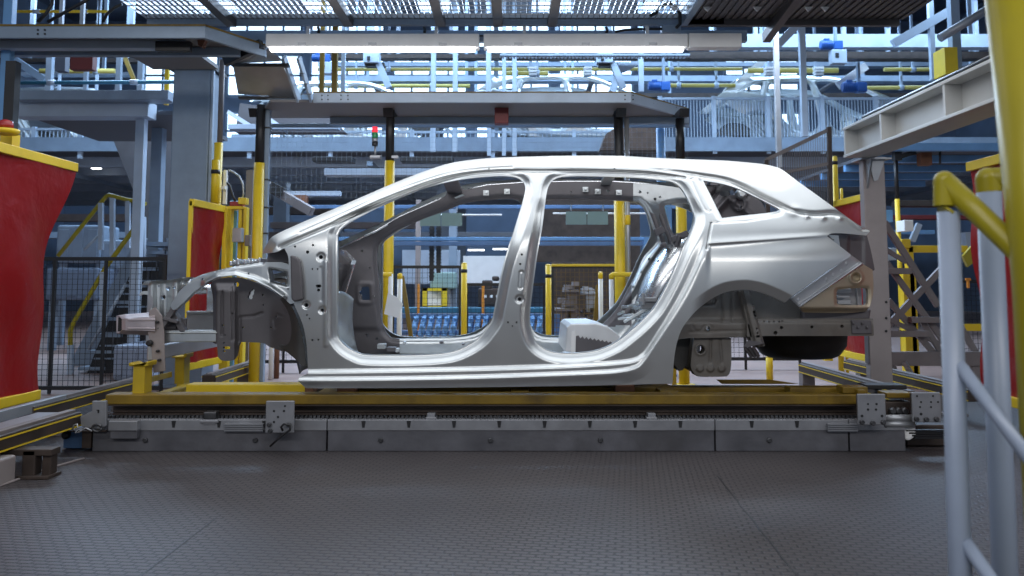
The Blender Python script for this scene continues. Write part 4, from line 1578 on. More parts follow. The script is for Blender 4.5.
s1 = film(-2.745, -.22, .80, .20, 1.565, 'large red welding film in a yellow frame at the left edge, nearest the camera', taper=.30)
mb = MB()
mb.box(-2.80, -2.74, -.26, -.20, .0, 1.62)
obj('frame_post', mb, M['yellow'], s1, .004)
s2 = film(-2.46, 2.0, 2.62, .21, 1.46, 'narrow red welding film in a yellow frame beside the big blue-grey column', x_b=-2.42, taper=.0)
mb = MB()
mb.box(-2.485, -2.455, 2.0, 2.03, .26, 1.5)
obj('frame_post', mb, M['yellow'], s2, .003)
mb = MB()
mb.box(-2.425, -2.395, 2.60, 2.65, .26, 1.5)
obj('frame_post', mb, M['yellow'], s2, .003)
s3 = film(2.95, 2.3, 3.45, .22, 1.56, 'red welding film in a yellow frame behind the tail of the car', taper=.1)
mb = MB()
mb.bp(825, 344, 833, 361, 3.42, .08)
mb.bp(824, 347, 829, 350, 3.38, .05)
obj('frame_post', mb, M['yellow'], s3, .004)
s4 = film(2.72, -.5, .52, .2, 1.53, 'red welding film behind the second handrail post at the right edge', taper=.05)

# safety beacon on the near left frame
t = thing('beacon', 'red dome beacon on a yellow base at the left edge above the red film', 'beacon', at(6, 132, .2))
mb = MB()
c = at(5, 132, .2)
mb.lathe(c, [(.065, -.012), (.075, 0), (.075, .014), (.045, .018)], 18)
obj('base', mb, M['yellow'], t)
mb = MB()
mb.lathe((c[0], c[1], c[2] + .022), [(.04, 0), (.043, .015), (.038, .036), (.015, .048)], 18)
obj('dome', mb, M['red_lamp'], t)
mb = MB()
mb.bp(0, 133, 12, 146, .3, .08)
obj('bracket', mb, M['yellow'], t)

# ------------------------------------------------------------------ round posts of the lift gates
def post(px, y_top, y_mid, y_bot, Y, r, label, extra=None, top='black', bot='yellow', square=False, foot=True, grp=None, name='gate_post', cat='post'):
    b = at(px, y_bot, Y)
    z0 = 0.0 if foot else b[2]
    a, m = at(px, y_top, Y), at(px, y_mid, Y)
    xx = at(px, (y_top + y_bot) / 2, Y)[0]
    t = thing(name, label, cat, (xx, Y, z0), grp)
    mb = MB()
    if square:
        mb.box(xx - r, xx + r, Y - r, Y + r, m[2], a[2])
    else:
        mb.tube([(xx, Y, m[2]), (xx, Y, a[2])], r * .86, 14)
    if y_mid > y_top + .5:
        obj('upper_tube', mb, M[top], t)
    mb = MB()
    if square:
        mb.box(xx - r, xx + r, Y - r, Y + r, z0, m[2])
    else:
        mb.tube([(xx, Y, z0), (xx, Y, m[2])], r, 14)
    obj('lower_tube', mb, M[bot], t)
    if foot:
        mb = MB()
        mb.lathe((xx, Y, 0), [(r * 2, 0), (r * 2, .012), (r * 1.1, .016)], 14)
        obj('base_plate', mb, M[bot], t)
    return t


p = post(389, 104, 161, 340, 2.55, .042, 'yellow gate post with a black upper half seen through the front door opening')
mb = MB()
mb.bp(370, 155.3, 381, 158.5, 2.5, .05)
mb.bp(388, 155.5, 398, 158, 2.52, .05)
obj('clamp', mb, M['galv'], p)
p = post(619.5, 104, 200, 345, 2.6, .045, 'yellow gate post with a black upper half seen through the rear door opening')
post(681.5, 119, 160, 330, 2.85, .046, 'yellow and black gate post standing behind the rear side pillar of the car')
post(258, 105, 163, 330, 2.5, .043, 'yellow and black gate post standing behind the tip of the windscreen pillar')
mb = MB()
xx = at(266, 170, 2.55)[0]
mb.box(xx - .027, xx + .027, 2.52, 2.57, 0, at(266, 103, 2.55)[2])
o = single('conduit', mb, M['beam_grey'], 'pale square conduit strapped beside the yellow post behind the windscreen pillar', 'conduit')
for y in (128, 180, 208, 234):
    m2 = MB()
    m2.box(xx - .032, xx + .032, 2.515, 2.575, at(266, y, 2.5)[2], at(266, y - 1.6, 2.5)[2])
    obj('strap', m2, M['black'], o)
mb = MB()
p0, p1 = at(626.5, 118, 2.62), at(626.5, 275, 2.62)
mb.tube([(p0[0], 2.62, 0), (p0[0], 2.62, p0[2])], .021, 10)
o = single('conduit', mb, M['galv'], 'thin grey pipe with a yellow band beside the post in the rear door opening', 'conduit')
mb = MB()
mb.tube([(p0[0], 2.62, at(626, 225, 2.62)[2]), (p0[0], 2.62, at(626, 215, 2.62)[2])], .023, 10)
obj('yellow_band', mb, M['yellow'], o)
post(662, 119, 119, 330, 3.1, .040, 'light blue pipe post standing left of the black gate post behind the car roof', top='sky_blue', bot='sky_blue')
post(668, 190, 190, 330, 3.6, .036, 'slim light blue upright seen through the rear quarter of the door opening', top='sky_blue', bot='sky_blue', square=True)

# lift cylinders beside the big column
t = thing('lift_cylinder', 'yellow lift cylinder with a dark steel rod beside the big blue-grey column', 'cylinder', at(216, 260, 2.75))
xx = at(219, 170, 2.75)[0]
mb = MB()
mb.tube([(xx, 2.75, at(219, 145, 2.75)[2]), (xx, 2.75, at(219, 60, 2.75)[2])], .024, 12)
obj('rod', mb, M['truss'], t)
mb = MB()
mb.tube([(xx - .01, 2.75, .2), (xx - .01, 2.75, at(219, 143, 2.75)[2])], .036, 14)
obj('barrel', mb, M['yellow'], t)
x2 = at(215, 190, 2.68)[0]
mb = MB()
mb.tube([(x2, 2.68, at(215, 203, 2.68)[2]), (x2, 2.68, at(215, 160, 2.68)[2])], .034, 14)
obj('side_tank', mb, M['yellow'], t)
mb = MB()
mb.tube([(x2, 2.68, at(215, 174, 2.68)[2]), (x2, 2.68, at(215, 170, 2.68)[2])], .037, 14)
obj('clamp_band', mb, M['black'], t)
mb = MB()
mb.bp(223, 170, 226, 204, 2.78, .04)
mb.bp(221.5, 186, 224.5, 189, 2.70, .06)
obj('guide_rod', mb, M['white'], t)
t = thing('lift_carriage', 'yellow lift carriage with a red bar and grey switch box behind the narrow red film', 'carriage', at(232, 370, 2.75))
mb = MB()
mb.bp(222, 206, 243, 209, 2.7, .18)
obj('shelf', mb, M['yellow'], t, .004)
mb = MB()
mb.bp(229.5, 201.5, 242, 206, 2.72, .08)
obj('red_bar', mb, M['red_lamp'], t, .004)
for a, b in ((221, 229), (236.5, 240), (241.5, 244.5)):
    mb = MB()
    xx0, xx1 = at(a, 280, 2.72)[0], at(b, 280, 2.72)[0]
    mb.box(xx0, xx1, 2.72, 2.80, 0.0, at(230, 207, 2.72)[2])
    obj('upright', mb, M['yellow'], t, .003)
mb = MB()
mb.bp(238, 197.5, 246, 204, 2.68, .08)
obj('head_block', mb, M['yellow'], t, .004)
mb = MB()
mb.bp(232, 228, 241.5, 242, 2.64, .07)
obj('switch_box', mb, M['galv'], t, .004)
mb = MB()
mb.bp(244.5, 235, 249.5, 246, 2.60, .06)
obj('valve', mb, M['truss'], t, .004)
mb = MB()
mb.tube([at(x, y, 2.72) for x, y in [(228, 170), (233, 172), (239, 176), (243, 184), (243.5, 194), (242, 198)]], .008, 8)
obj('hose', mb, M['galv'], t)
mb = MB()
mb.tube([at(x, y, 2.8) for x, y in [(224, 180), (230, 186), (233, 196), (236, 203)]], .01, 8)
obj('hose', mb, M['black'], t)
mb = MB()
for x, w, y0, Y in ((232.5, 2.6, 200, 2.9),):
    xx = at(x, 250, Y)[0]
    mb.box(xx - .03, xx + .03, Y, Y + .05, 0, at(x, y0, Y)[2])
single('upright', mb, M['sky_blue'], 'light blue square upright behind the yellow lift carriage', 'upright')
mb = MB()
xx = at(247.5, 250, 3.0)[0]
mb.box(xx - .03, xx + .03, 3.0, 3.06, 0, at(247.5, 170, 3.0)[2])
single('upright', mb, M['truss'], 'brown-grey square upright between the lift carriage and the yellow post', 'upright')
# little posts seen below the front apron
for px, w, y0, Y, m_, lab in ((241, 3.6, 338, 3.0, 'rust', 'rusty brown stub post below the front wheel apron'), (251.5, 2.2, 338, 3.2, 'yellow', 'thin yellow stub post below the front wheel apron'),
                              (271.5, 2.4, 342, 3.3, 'white', 'white stub post under the front of the hinge pillar'), (277, 2.6, 340, 3.4, 'rust', 'brown stub post right of the white stub post under the hinge pillar')):
    mb = MB()
    xx = at(px, 350, Y)[0]
    r = w / F * (Y + 4.5)
    mb.tube([(xx, Y, 0), (xx, Y, at(px, y0 - 30, Y)[2])], r, 10)
    single('stub_post', mb, M[m_], lab, 'post')

# ------------------------------------------------------------------ overhead: guards, gantries, lamps
def lamp(p0, p1, label):
    Y = 1.55
    t = thing('ceiling_lamp', label, 'lamp', at((p0 + p1) / 2, 52, Y), 'twin batten lamps over the line')
    mb = MB()
    mb.bp(p0, 33.5, p1, 46.5, Y, .12)
    obj('housing', mb, M['white'], t, .006)
    mb = MB()
    a, b = at(p0 + 4, 48.6, Y), at(p1 - 4, 48.6, Y)
    mb.box(a[0], b[0], Y + .0, Y + .05, at(p0, 51.0, Y)[2], at(p0, 46.6, Y)[2])
    obj('diffuser', mb, M['tube'], t, .01)
    for q in (.17, .5, .83):
        x = p0 + (p1 - p0) * q
        mb = MB()
        mb.bp(x - 4, 42.5, x + 4, 45, Y - .006, .01)
        obj('clip', mb, M['galv'], t)
    for q in (.2, .8):
        x = p0 + (p1 - p0) * q
        mb = MB()
        xx = at(x, 30, Y + .06)[0]
        mb.box(xx - .012, xx + .012, Y + .05, Y + .07, at(x, 34, Y)[2], at(x, 24, Y)[2])
        obj('hanger', mb, M['galv'], t)
    return t


lamp(265.5, 479, 'left of the two long glowing batten lamps above the car')
lamp(483.5, 688, 'right of the two long glowing batten lamps above the car')
mb = MB()
mb.bp(689, 33, 742, 47, 1.56, .1)
single('cable_duct', mb, M['white'], 'pale steel duct continuing right from the glowing batten lamps', 'duct', None, .006)

# grating platform overhead
g = thing('grating_platform', 'see-through steel grating platform hanging over the line at the top', 'platform', (0, 1.2, at(400, 22, 1.7)[2]))
zg = at(400, 22, 1.75)[2] + .02
gx0, gx1 = -2.75, 1.30
mb = MB()
x = gx0
while x < gx1:
    mb.box(x, x + .004, .15, 1.75, zg, zg + .017)
    x += .042
o = obj('bearing_bar', mb, M['galv'], g)
o['kind'] = 'stuff'
mb = MB()
y = .15
while y < 1.76:
    mb.box(gx0, gx1, y, y + .006, zg + .004, zg + .011)
    y += .10
o = obj('cross_rod', mb, M['galv'], g)
o['kind'] = 'stuff'
mb = MB()
mb.box(gx0, gx1 + .3, 1.75, 1.80, zg - .04, zg + .05)
obj('edge_beam', mb, M['beam_grey'], g, .004)
mb = MB()
mb.box(-2.3, gx1 + .5, 1.86, 1.92, zg - .135, zg - .05)
obj('lower_beam', mb, M['beam_grey'], g, .004)
mb = MB()
mb.tube([(-1.0, 1.84, zg - .10), (1.2, 1.84, zg - .10)], .006, 6)
obj('cable', mb, M['cable'], g)
for px in (232, 349, 441, 498, 552):
    a = at(px, 22, 1.75)
    mb = MB()
    mb.box(a[0] - .035, a[0] + .035, .1, 1.75, zg - .06, zg - .001)
    obj('joist', mb, M['rib'], g, .003)
for px in (318, 424, 606):
    mb = MB()
    mb.tube([at(px, 27, 1.845), at(px + 1, 30, 1.84), at(px + .5, 33, 1.845)], .012, 6)
    obj('clip', mb, M['black'], g)
# dark corrugated platform at right
t = thing('sheet_platform', 'dark corrugated sheet platform overhead at the upper right', 'platform', (at(800, 20, 1.75)[0], 1.0, zg))
mb = MB()
x = gx1 + .02
xe = at(900, 22, 1.75)[0]
while x < xe:
    mb.box(x, x + .03, -.3, 1.75, zg, zg + .02)
    mb.box(x + .03, x + .055, -.3, 1.75, zg + .012, zg + .03)
    x += .055
o = obj('corrugated_sheet', mb, M['rib'], t)
mb = MB()
mb.box(gx1 - .02, xe, 1.75, 1.80, zg - .045, zg + .05)
obj('edge_beam', mb, M['rib'], t, .004)
mb = MB()
mb.box(gx1 - .03, gx1 + .02, -.3, 1.75, zg - .05, zg + .04)
obj('side_beam', mb, M['beam_grey'], t, .004)
mb = MB()
mb.bar(at(766, 38, 1.9), at(800, -8, 1.2), .06, .08)
obj('brace', mb, M['rib'], t, .004)
for px in (675, 691, 708, 758, 809, 826):  # bright triangular holes in the sheet, imitated by white prisms
    mb = MB()
    a = at(px, 14, 1.45)
    mb.prism([(a[0] - .03, 1.45, zg - .001), (a[0] + .03, 1.45, zg - .001), (a[0], 1.45, zg - .035)][::-1], (0, .02, 0))
    obj('lug', mb, M['white'], t)
# flexible conduit and junction box
t = thing('junction_box', 'grey junction box with a looping black cable at the corner of the platforms', 'box', at(671, 30, 1.7))
mb = MB()
mb.bp(662, 24.5, 681, 32.5, 1.66, .08)
obj('box', mb, M['beam_grey'], t, .006)
mb = MB()
mb.tube([at(x, y, 1.6) for x, y in [(650, 16), (656, 13), (660, 7), (668, 3), (676, 6), (680, 14), (680, 24), (676, 28)]], .012, 8)
obj('cable', mb, M['cable'], t)
mb = MB()
mb.tube([at(x, y, 1.66) for x, y in [(615, 32), (625, 30), (640, 29), (662, 29)]], .010, 8)
obj('cable', mb, M['cable'], t)

# left guard platform
t = thing('guard_platform', 'blue-grey guard platform over the left end of the line with a thin yellow top edge', 'platform', (-2.6, 1.5, 2.4))
Yf = 1.2
zt_, zb_ = at(100, 26, Yf)[2], at(100, 38, Yf)[2]
xl, xc = -4.6, at(205, 30, Yf)[0]
Yb = 1.66
xr = at(265, 50, 1.68)[0]
mb = MB()
mb.prism([(xl, Yf, zb_), (xc, Yf, zb_), (xr, 1.68, zb_), (xr, 1.68 + .05, zb_), (xc - .02, Yf + .03, zb_), (xl, Yf + .03, zb_)], (0, 0, zt_ - zb_))
obj('fascia', mb, M['beam_grey'], t, .004)
mb = MB()
mb.prism([(xl, Yf - .004, zt_), (xc, Yf - .004, zt_), (xr, 1.675, zt_), (xr, 1.72, zt_), (xc - .02, Yf + .03, zt_), (xl, Yf + .03, zt_)], (0, 0, .012))
obj('yellow_edge', mb, M['skid_yellow'], t)
mb = MB()
mb.prism([(xl, Yf + .03, zb_ + .05), (xc, Yf + .03, zb_ + .05), (xr, 1.70, zb_ + .05), (xr, Yb, zb_ + .05), (xl, Yb, zb_ + .05)], (0, 0, .03))
obj('soffit_sheet', mb, M['sheet'], t)
mb = MB()
mb.box(xl, at(186, 40, 1.42)[0], 1.42, 1.50, zb_ - .01, zb_ + .05)
obj('soffit_beam', mb, M['beam_light'], t, .004)
mb = MB()
mb.box(xl, xc + .1, Yb - .06, Yb, zb_ - .012, zb_ + .05)
obj('rear_beam', mb, M['beam_grey'], t, .004)
mb = MB()
mb.box(at(150, 60, 2)[0], at(216, 60, 2)[0], Yb, 2.06, zb_ + .0, zb_ + .03)
obj('soffit_plate', mb, M['sheet'], t)
mb = MB()
mb.bp(155, 41, 190, 51, 1.36, .05)
obj('socket_strip', mb, M['black'], t, .004)
for x in (38, 45):
    for dy in (0, 5):
        mb = MB()
        mb.bolt(at(x, 30 + dy * .8, Yf), .007, 'y', .005)
        obj('bolt', mb, M['black'], t)
mb = MB()
mb.bar(at(262, 44, 1.65), at(225, 62, 1.75), .05, .07)
obj('corner_brace', mb, M['black'], t, .004)
mb = MB()
mb.prism([at(x, y, 1.42) for x, y in [(197, 38), (206, 38), (202, 47), (198, 45)]], (0, .05, 0))
obj('rust_gusset', mb, M['rust'], t)
mb = MB()
mb.bp(70, 54.5, 92.5, 69.5, 2.4, .08)
o = single('hanging_sign', mb, M['red_box'], 'dark red square panel hanging below the left guard platform', 'panel', None, .004)
mb = MB()
c = at(81, 56, 2.44)
mb.box(c[0] - .015, c[0] + .015, 2.42, 2.45, c[2], 9.2)
obj('hanger', mb, M['beam_light'], o)
mb = MB()
mb.bp(55, 54, 65, 71, 2.6, .08)
o = single('hanging_sign', mb, M['wall'], 'narrow dark panel hanging left of the dark red square panel', 'panel', None, .004)
mb = MB()
c = at(60, 56, 2.64)
mb.box(c[0] - .015, c[0] + .015, 2.62, 2.65, c[2], 9.2)
obj('hanger', mb, M['beam_light'], o)
# big column
t = thing('column', 'wide blue-grey steel column left of the narrow red film', 'column', (at(187, 200, 2.72)[0], 2.87, 0))
a0, a1 = at(169, 200, 2.72)[0], at(206.5, 200, 2.72)[0]
ztop = zb_ + .20
mb = MB()
mb.box(a0, a1, 2.72, 3.02, 0, ztop - .03)
obj('shaft', mb, M['beam_grey'], t, .012)
mb = MB()
mb.box(a1 + .0005, a1 + .022, 2.74, 2.78, .3, ztop - .03)
obj('edge_strip', mb, M['beam_light'], t, .003)
mb = MB()
mb.box(a0 - .05, a1 + .03, 2.68, 3.06, ztop - .03, ztop)
obj('cap_plate', mb, M['black'], t, .003)
mb = MB()
mb.box(a0 - .06, a1 + .06, 2.66, 3.08, 0, .025)
obj('base_plate', mb, M['beam_grey'], t, .003)

# sloping guard sheet between the two platforms
t = thing('sloping_guard', 'grey sloping guard sheet stepping down from the left platform to the middle platform', 'guard', at(262, 96, 2.0))
mb = MB()
mb.hexa([at(233, 66, 2.0), at(283, 66, 2.0), at(283, 64, 2.05), at(233, 64, 2.05), at(238, 94, 2.3), at(298, 98, 2.3), at(298, 96, 2.35), at(238, 92, 2.35)])
obj('sheet', mb, M['galv'], t)
mb = MB()
mb.hexa([at(248, 60, 1.95), at(283, 60, 1.95), at(283, 61, 2.0), at(232, 64, 2.0), at(262, 47, 1.72), at(270, 50, 1.72), at(270, 51, 1.75), at(262, 48, 1.75)])
obj('upper_sheet', mb, M['galv'], t)
for dx in (0, 14.5):
    mb = MB()
    mb.bar(at(284 + dx, 57, 2.0), at(299 + dx * .9, 101, 2.25), .02, .06)
    obj('stringer', mb, M['beam_light'], t, .003)
for k in range(4):
    mb = MB()
    mb.hexa([at(290 + k * 3.6, 63 + k * 10.5, 2.04), at(301 + k * 3.4, 63 + k * 10.5, 2.04), at(301 + k * 3.4, 63 + k * 10.5, 2.2), at(290 + k * 3.6, 63 + k * 10.5, 2.2),
             at(290 + k * 3.6, 62.4 + k * 10.5, 2.04), at(301 + k * 3.4, 62.4 + k * 10.5, 2.04), at(301 + k * 3.4, 62.4 + k * 10.5, 2.2), at(290 + k * 3.6, 62.4 + k * 10.5, 2.2)])
    obj('step', mb, M['truss'], t)
mb = MB()
mb.bp(231, 63, 288, 66, 1.98, .06)
obj('cross_bar', mb, M['black'], t, .003)
mb = MB()
mb.bp(238, 96, 300, 98.5, 2.3, .06)
obj('cross_bar', mb, M['black'], t, .003)

# middle gantry platform on the gate posts
t = thing('gantry_platform', 'long pale grey gantry platform above the car roof carried by the gate posts', 'platform', at(490, 100, 2.3))
Yf = 2.2
zt_, zb_ = at(460, 92.7, Yf)[2], at(460, 102.5, Yf)[2]
xl, xc = at(313, 97, Yf)[0], at(631, 97, Yf)[0]
xr, Yr = at(689, 108, 2.85)[0], 2.85
mb = MB()
mb.prism([(xl, Yf, zb_), (xc, Yf, zb_), (xr, Yr, zb_), (xr, Yr + .03, zb_), (xc - .02, Yf + .03, zb_), (xl, Yf + .03, zb_)], (0, 0, zt_ - zb_))
obj('fascia', mb, M['beam_light'], t, .003)
mb = MB()
mb.prism([(xl, Yf - .003, zt_), (xc, Yf - .003, zt_), (xr, Yr, zt_), (xr, Yr + .03, zt_), (xc - .02, Yf + .03, zt_), (xl, Yf + .03, zt_)], (0, 0, .009))
obj('yellow_edge', mb, M['skid_yellow'], t)
mb = MB()
xl2 = at(255, 118, 2.85)[0]
mb.prism([(xl - .35, Yf + .03, zb_ + .01), (xc, Yf + .03, zb_ + .01), (xr, Yr, zb_ + .01), (xr, Yr + .05, zb_ + .01), (xl2, Yr + .05, zb_ + .01)], (0, 0, .02))
obj('soffit_sheet', mb, M['sheet'], t)
mb = MB()
mb.box(xl, xr, 2.84, 2.90, zb_ - .05, zb_ + .01)
obj('rear_beam', mb, M['beam_grey'], t, .003)
for px in (390, 619.5, 681.5, 258):
    x = at(px, 108, 2.6)[0]
    mb = MB()
    mb.hexa([(x - .04, 2.5, zb_ - .06), (x + .04, 2.5, zb_ - .06), (x + .04, 2.7, zb_ - .02), (x - .04, 2.7, zb_ - .02), (x - .04, 2.46, zb_ + .009), (x + .04, 2.46, zb_ + .009), (x + .04, 2.8, zb_ + .009), (x - .04, 2.8, zb_ + .009)])
    obj('gusset', mb, M['black'], t, .003)
for px in (322, 328, 341, 348, 625, 633, 653, 657, 676, 684):
    Y = Yf if px < 640 else 2.5 + (px - 655) * .008
    for dy in (-2, 2):
        yy = (97.5 if px < 640 else 97.5 + (px - 631) * .17) + dy
        mb = MB()
        mb.bolt(at(px, yy, Yf if px < 640 else Yf + (px - 631) / 58 * .65 - .004), .006, 'y', .004)
        obj('bolt', mb, M['black'], t)
mb = MB()
mb.bp(494.5, 103.5, 508.5, 123, 2.45, .12)
single('hanging_sign', mb, M['red_box'], 'dark red panel hanging under the middle of the gantry platform', 'panel', None, .004)
# rail with wire mesh under the gantry
t = thing('mesh_guard', 'wire mesh guard with a blue-grey top rail hanging behind the gantry platform', 'mesh guard', at(460, 155, 3.0))
mb = MB()
mb.bp(262, 123.5, 690, 127, 3.0, .04)
obj('top_rail', mb, M['beam_grey'], t, .003)
mb = MB()
for k in range(86):
    x = at(262 + k * 5, 140, 3.01)[0]
    mb.tube([(x, 3.01, at(400, 200, 3.0)[2]), (x, 3.01, at(400, 126, 3.0)[2])], .0015, 4, False)
for k in range(15):
    z = at(400, 127 + k * 5, 3.0)[2]
    mb.tube([(at(262, 140, 3)[0], 3.01, z), (at(690, 140, 3)[0], 3.01, z)], .0015, 4, False)
o = obj('wire_mesh', mb, M['beam_grey'], t)
o['kind'] = 'stuff'
# stack light
t = thing('stack_light', 'small red and green signal tower beside the black top of a gate post', 'signal light', at(375, 157, 2.5))
for y0, y1, m_, nm in ((127, 132, 'red_glow', 'red_lens'), (132.4, 138, 'green_lens', 'green_lens'), (138.2, 141.6, 'galv', 'grey_lens'), (141.8, 146, 'black', 'base')):
    mb = MB()
    c = at(375, (y0 + y1) / 2, 2.45)
    hh = (at(375, y0, 2.45)[2] - at(375, y1, 2.45)[2]) / 2
    mb.lathe(c, [(.023, -hh), (.024, -hh * .8), (.024, hh * .8), (.021, hh)], 14)
    obj(nm, mb, M[m_], t)
mb = MB()
c = at(375, 157, 2.45)
mb.tube([(c[0], 2.45, c[2]), (c[0], 2.45, at(375, 146, 2.45)[2])], .008, 8)
mb.bp(370, 155.5, 380, 157.5, 2.43, .06)
obj('stem', mb, M['galv'], t)

# ------------------------------------------------------------------ right side: beam, column, handrails
t = thing('overhead_beam', 'cream-grey I-beam with stiffener plates running toward the camera at upper right', 'beam', (2.62, .4, 1.9))
zt2, zb2 = at(845, 128, 1.6)[2], at(845, 158, 1.6)[2]
xw = at(851, 140, 1.6)[0]
Yn = -2.2
mb = MB()
mb.box(xw - .06, xw + .16, Yn, 1.6, zt2 - .02, zt2)
obj('top_flange', mb, M['ibeam'], t, .003)
mb = MB()
mb.box(xw - .06, xw + .16, Yn, 1.6, zb2, zb2 + .02)
obj('bottom_flange', mb, M['ibeam'], t, .003)
mb = MB()
mb.box(xw + .04, xw + .06, Yn, 1.6, zb2 + .02, zt2 - .02)
obj('web', mb, M['ibeam'], t)
for Y in (1.58, .98, .16, -.9):
    mb = MB()
    mb.box(xw - .055, xw + .04, Y - .012, Y + .012, zb2 + .02, zt2 - .02)
    obj('stiffener', mb, M['ibeam'], t)
mb = MB()
mb.tube([(xw - .03, Yn, zt2 + .02), (xw - .03, 1.3, zt2 + .02)], .014, 6)
obj('cable', mb, M['cable'], t)
t = thing('column', 'warm grey steel column under the cream-grey beam behind the tail of the car', 'column', (at(877, 300, 1.6)[0], 1.7, 0))
c0, c1 = at(868, 300, 1.62)[0], at(890, 300, 1.62)[0]
mb = MB()
mb.box(c0, c1, 1.62, 1.70, 0.02, zb2 - .012)
obj('shaft', mb, M['column'], t, .006)
mb = MB()
mb.box(c0 - .05, c1 + .06, 1.57, 1.76, 0, .02)
obj('base_plate', mb, M['column'], t)
mb = MB()
mb.box(c0 - .03, c1 + .03, 1.57, 1.76, zb2 - .012, zb2)
obj('cap_plate', mb, M['galv'], t)
mb = MB()
mb.prism([(c0 + .02, 1.62, zb2 - .012), (c0 + .02, 1.62, zb2 - .22), (c0 + .02, 1.52, zb2 - .012)], (.012, 0, 0))
mb.prism([at(x, y, 1.61) for x, y in [(868, 157), (886, 157), (878, 180), (874, 181)]], (0, .01, 0))
obj('gusset', mb, M['galv'], t)
mb = MB()
mb.box(c0 - .012, c0, 1.62, 1.68, .3, 1.15)
obj('edge_strip', mb, M['dark_steel'], t)
for y in (302, 318, 331):
    mb = MB()
    mb.bolt(at(886, y, 1.62), .009, 'y', .006)
    obj('bolt', mb, M['black'], t)

# handrails by the camera
Yh = -3.1
r1 = thing('handrail', 'grey and yellow tubular handrail at right, the nearer one, with two lower bars', 'handrail', at(955, 576, Yh))
xp = at(946, 200, Yh)[0]
xq = at(957, 560, Yh)[0]
zT = at(945, 184, Yh)[2]
zM = at(945, 212, Yh)[2]
R = .0172
mb = MB()
mb.tube([(xq, Yh, -.0), (xp + .003, Yh, zM)], R, 20)
obj('post', mb, M['rail_grey'], r1)
mb = MB()
e = at(1064, 296, Yh - .15)
pts = [(xp + .003, Yh, zM), (xp, Yh, zT - .05)]
mb.tube(pts, R * 1.01, 20)
obj('post_cap', mb, M['olive'], r1)
mb = MB()
d0 = Vector(at(951, 181, Yh))
cn = at(944.5, 181.5, Yh)
mb.tube([at(944.8, 206, Yh), cn], R * 1.02, 20, False)
mb.lathe(cn, [(R * 1.02 * math.sin(a_), -R * 1.02 * math.cos(a_)) for a_ in np.linspace(.02, math.pi - .02, 12)], 20)
mb.tube([cn, at(977, 212, Yh - .03), at(1024, 257, Yh - .09), e], R * 1.02, 20)
obj('top_rail', mb, M['olive'], r1)
mb = MB()
mb.tube([at(954, 358, Yh), at(990, 406, Yh - .06), at(1050, 486, Yh - .16)], .0105, 14)
obj('lower_bar', mb, M['rail_grey'], r1)
mb = MB()
mb.tube([at(960, 535, Yh), at(1010, 606, Yh - .08), at(1040, 650, Yh - .12)], .011, 14)
obj('lower_bar', mb, M['rail_grey'], r1)
Y2 = -3.02
r2 = thing('handrail', 'second tubular handrail behind the nearest one, its yellow top bar running right', 'handrail', at(1000, 576, Y2))
x2a, x2b = at(987, 200, Y2)[0], at(1003, 560, Y2)[0]
mb = MB()
mb.tube([(x2b, Y2, 0), (x2a + .004, Y2, at(988, 192, Y2)[2])], .020, 20)
obj('post', mb, M['rail_grey'], r2)
mb = MB()
z2 = at(987, 179, Y2)[2]
cn = (x2a + .003, Y2, z2)
mb.tube([(x2a + .004, Y2, at(988, 192, Y2)[2]), cn], .0202, 20, False)
mb.lathe(cn, [(.0202 * math.sin(a_), -.0202 * math.cos(a_)) for a_ in np.linspace(.02, math.pi - .02, 12)], 20)
mb.tube([cn, (x2a + .35, Y2, z2 + .002)], .0202, 20)
obj('top_rail', mb, M['olive'], r2)
t = thing('bollard_pole', 'thick olive-yellow pole at the right edge of the picture', 'pole', at(1030, 576, -3.25))
mb = MB()
mb.tube([(at(1060, 560, -3.2)[0], -3.2, 0), (at(1045, 300, -3.2)[0], -3.2, .87), (at(1012, -40, -3.2)[0], -3.2, at(1012, -40, -3.2)[2])], .043, 28)
obj('tube', mb, M['olive'], t)
mb = MB()
mb.lathe((at(1060, 560, -3.2)[0], -3.2, 0), [(.08, 0), (.08, .012), (.045, .016)], 20)
obj('base_plate', mb, M['olive'], t)


# ================================================================== THE HALL
mb = MB()
mb.box(-6.5, 6.5, -7.5, 1.95, -.04, 0)
struct('floor', mb, M['floor'])
mb = MB()
mb.box(-14, 14, 1.95, 22.2, -.04, -.002)
struct('floor', mb, M['floor_pale'])
mb = MB()
mb.box(-14, -6.5, -7.5, 1.95, -.04, -.002)
mb.box(6.5, 14, -7.5, 1.95, -.04, -.002)
struct('floor', mb, M['floor_pale'])
# thin seams between the tread plates
for i, (x0, y0, x1, y1) in enumerate(((.93, -.55, .83, -2.2), (-1.10, -1.25, -1.11, -2.2))):
    mb = MB()
    mb.bar((x0, y0, .0005), (x1, y1, .0005), .006, .002)
    struct('trim_%d' % (i + 1), mb, M['black'])
HZ = 9.2
mb = MB()
mb.box(-14, 14, 22, 22.2, 0, HZ)
struct('wall_back', mb, M['wall'])
mb = MB()
mb.box(-14.2, -14, -7.5, 22.2, 0, HZ)
struct('wall_left', mb, M['wall'])
mb = MB()
mb.box(14, 14.2, -7.5, 22.2, 0, HZ)
struct('wall_right', mb, M['wall'])
mb = MB()
mb.box(-14, 14, 2.5, 22.2, HZ, HZ + .2)
struct('ceiling', mb, M['roof'])
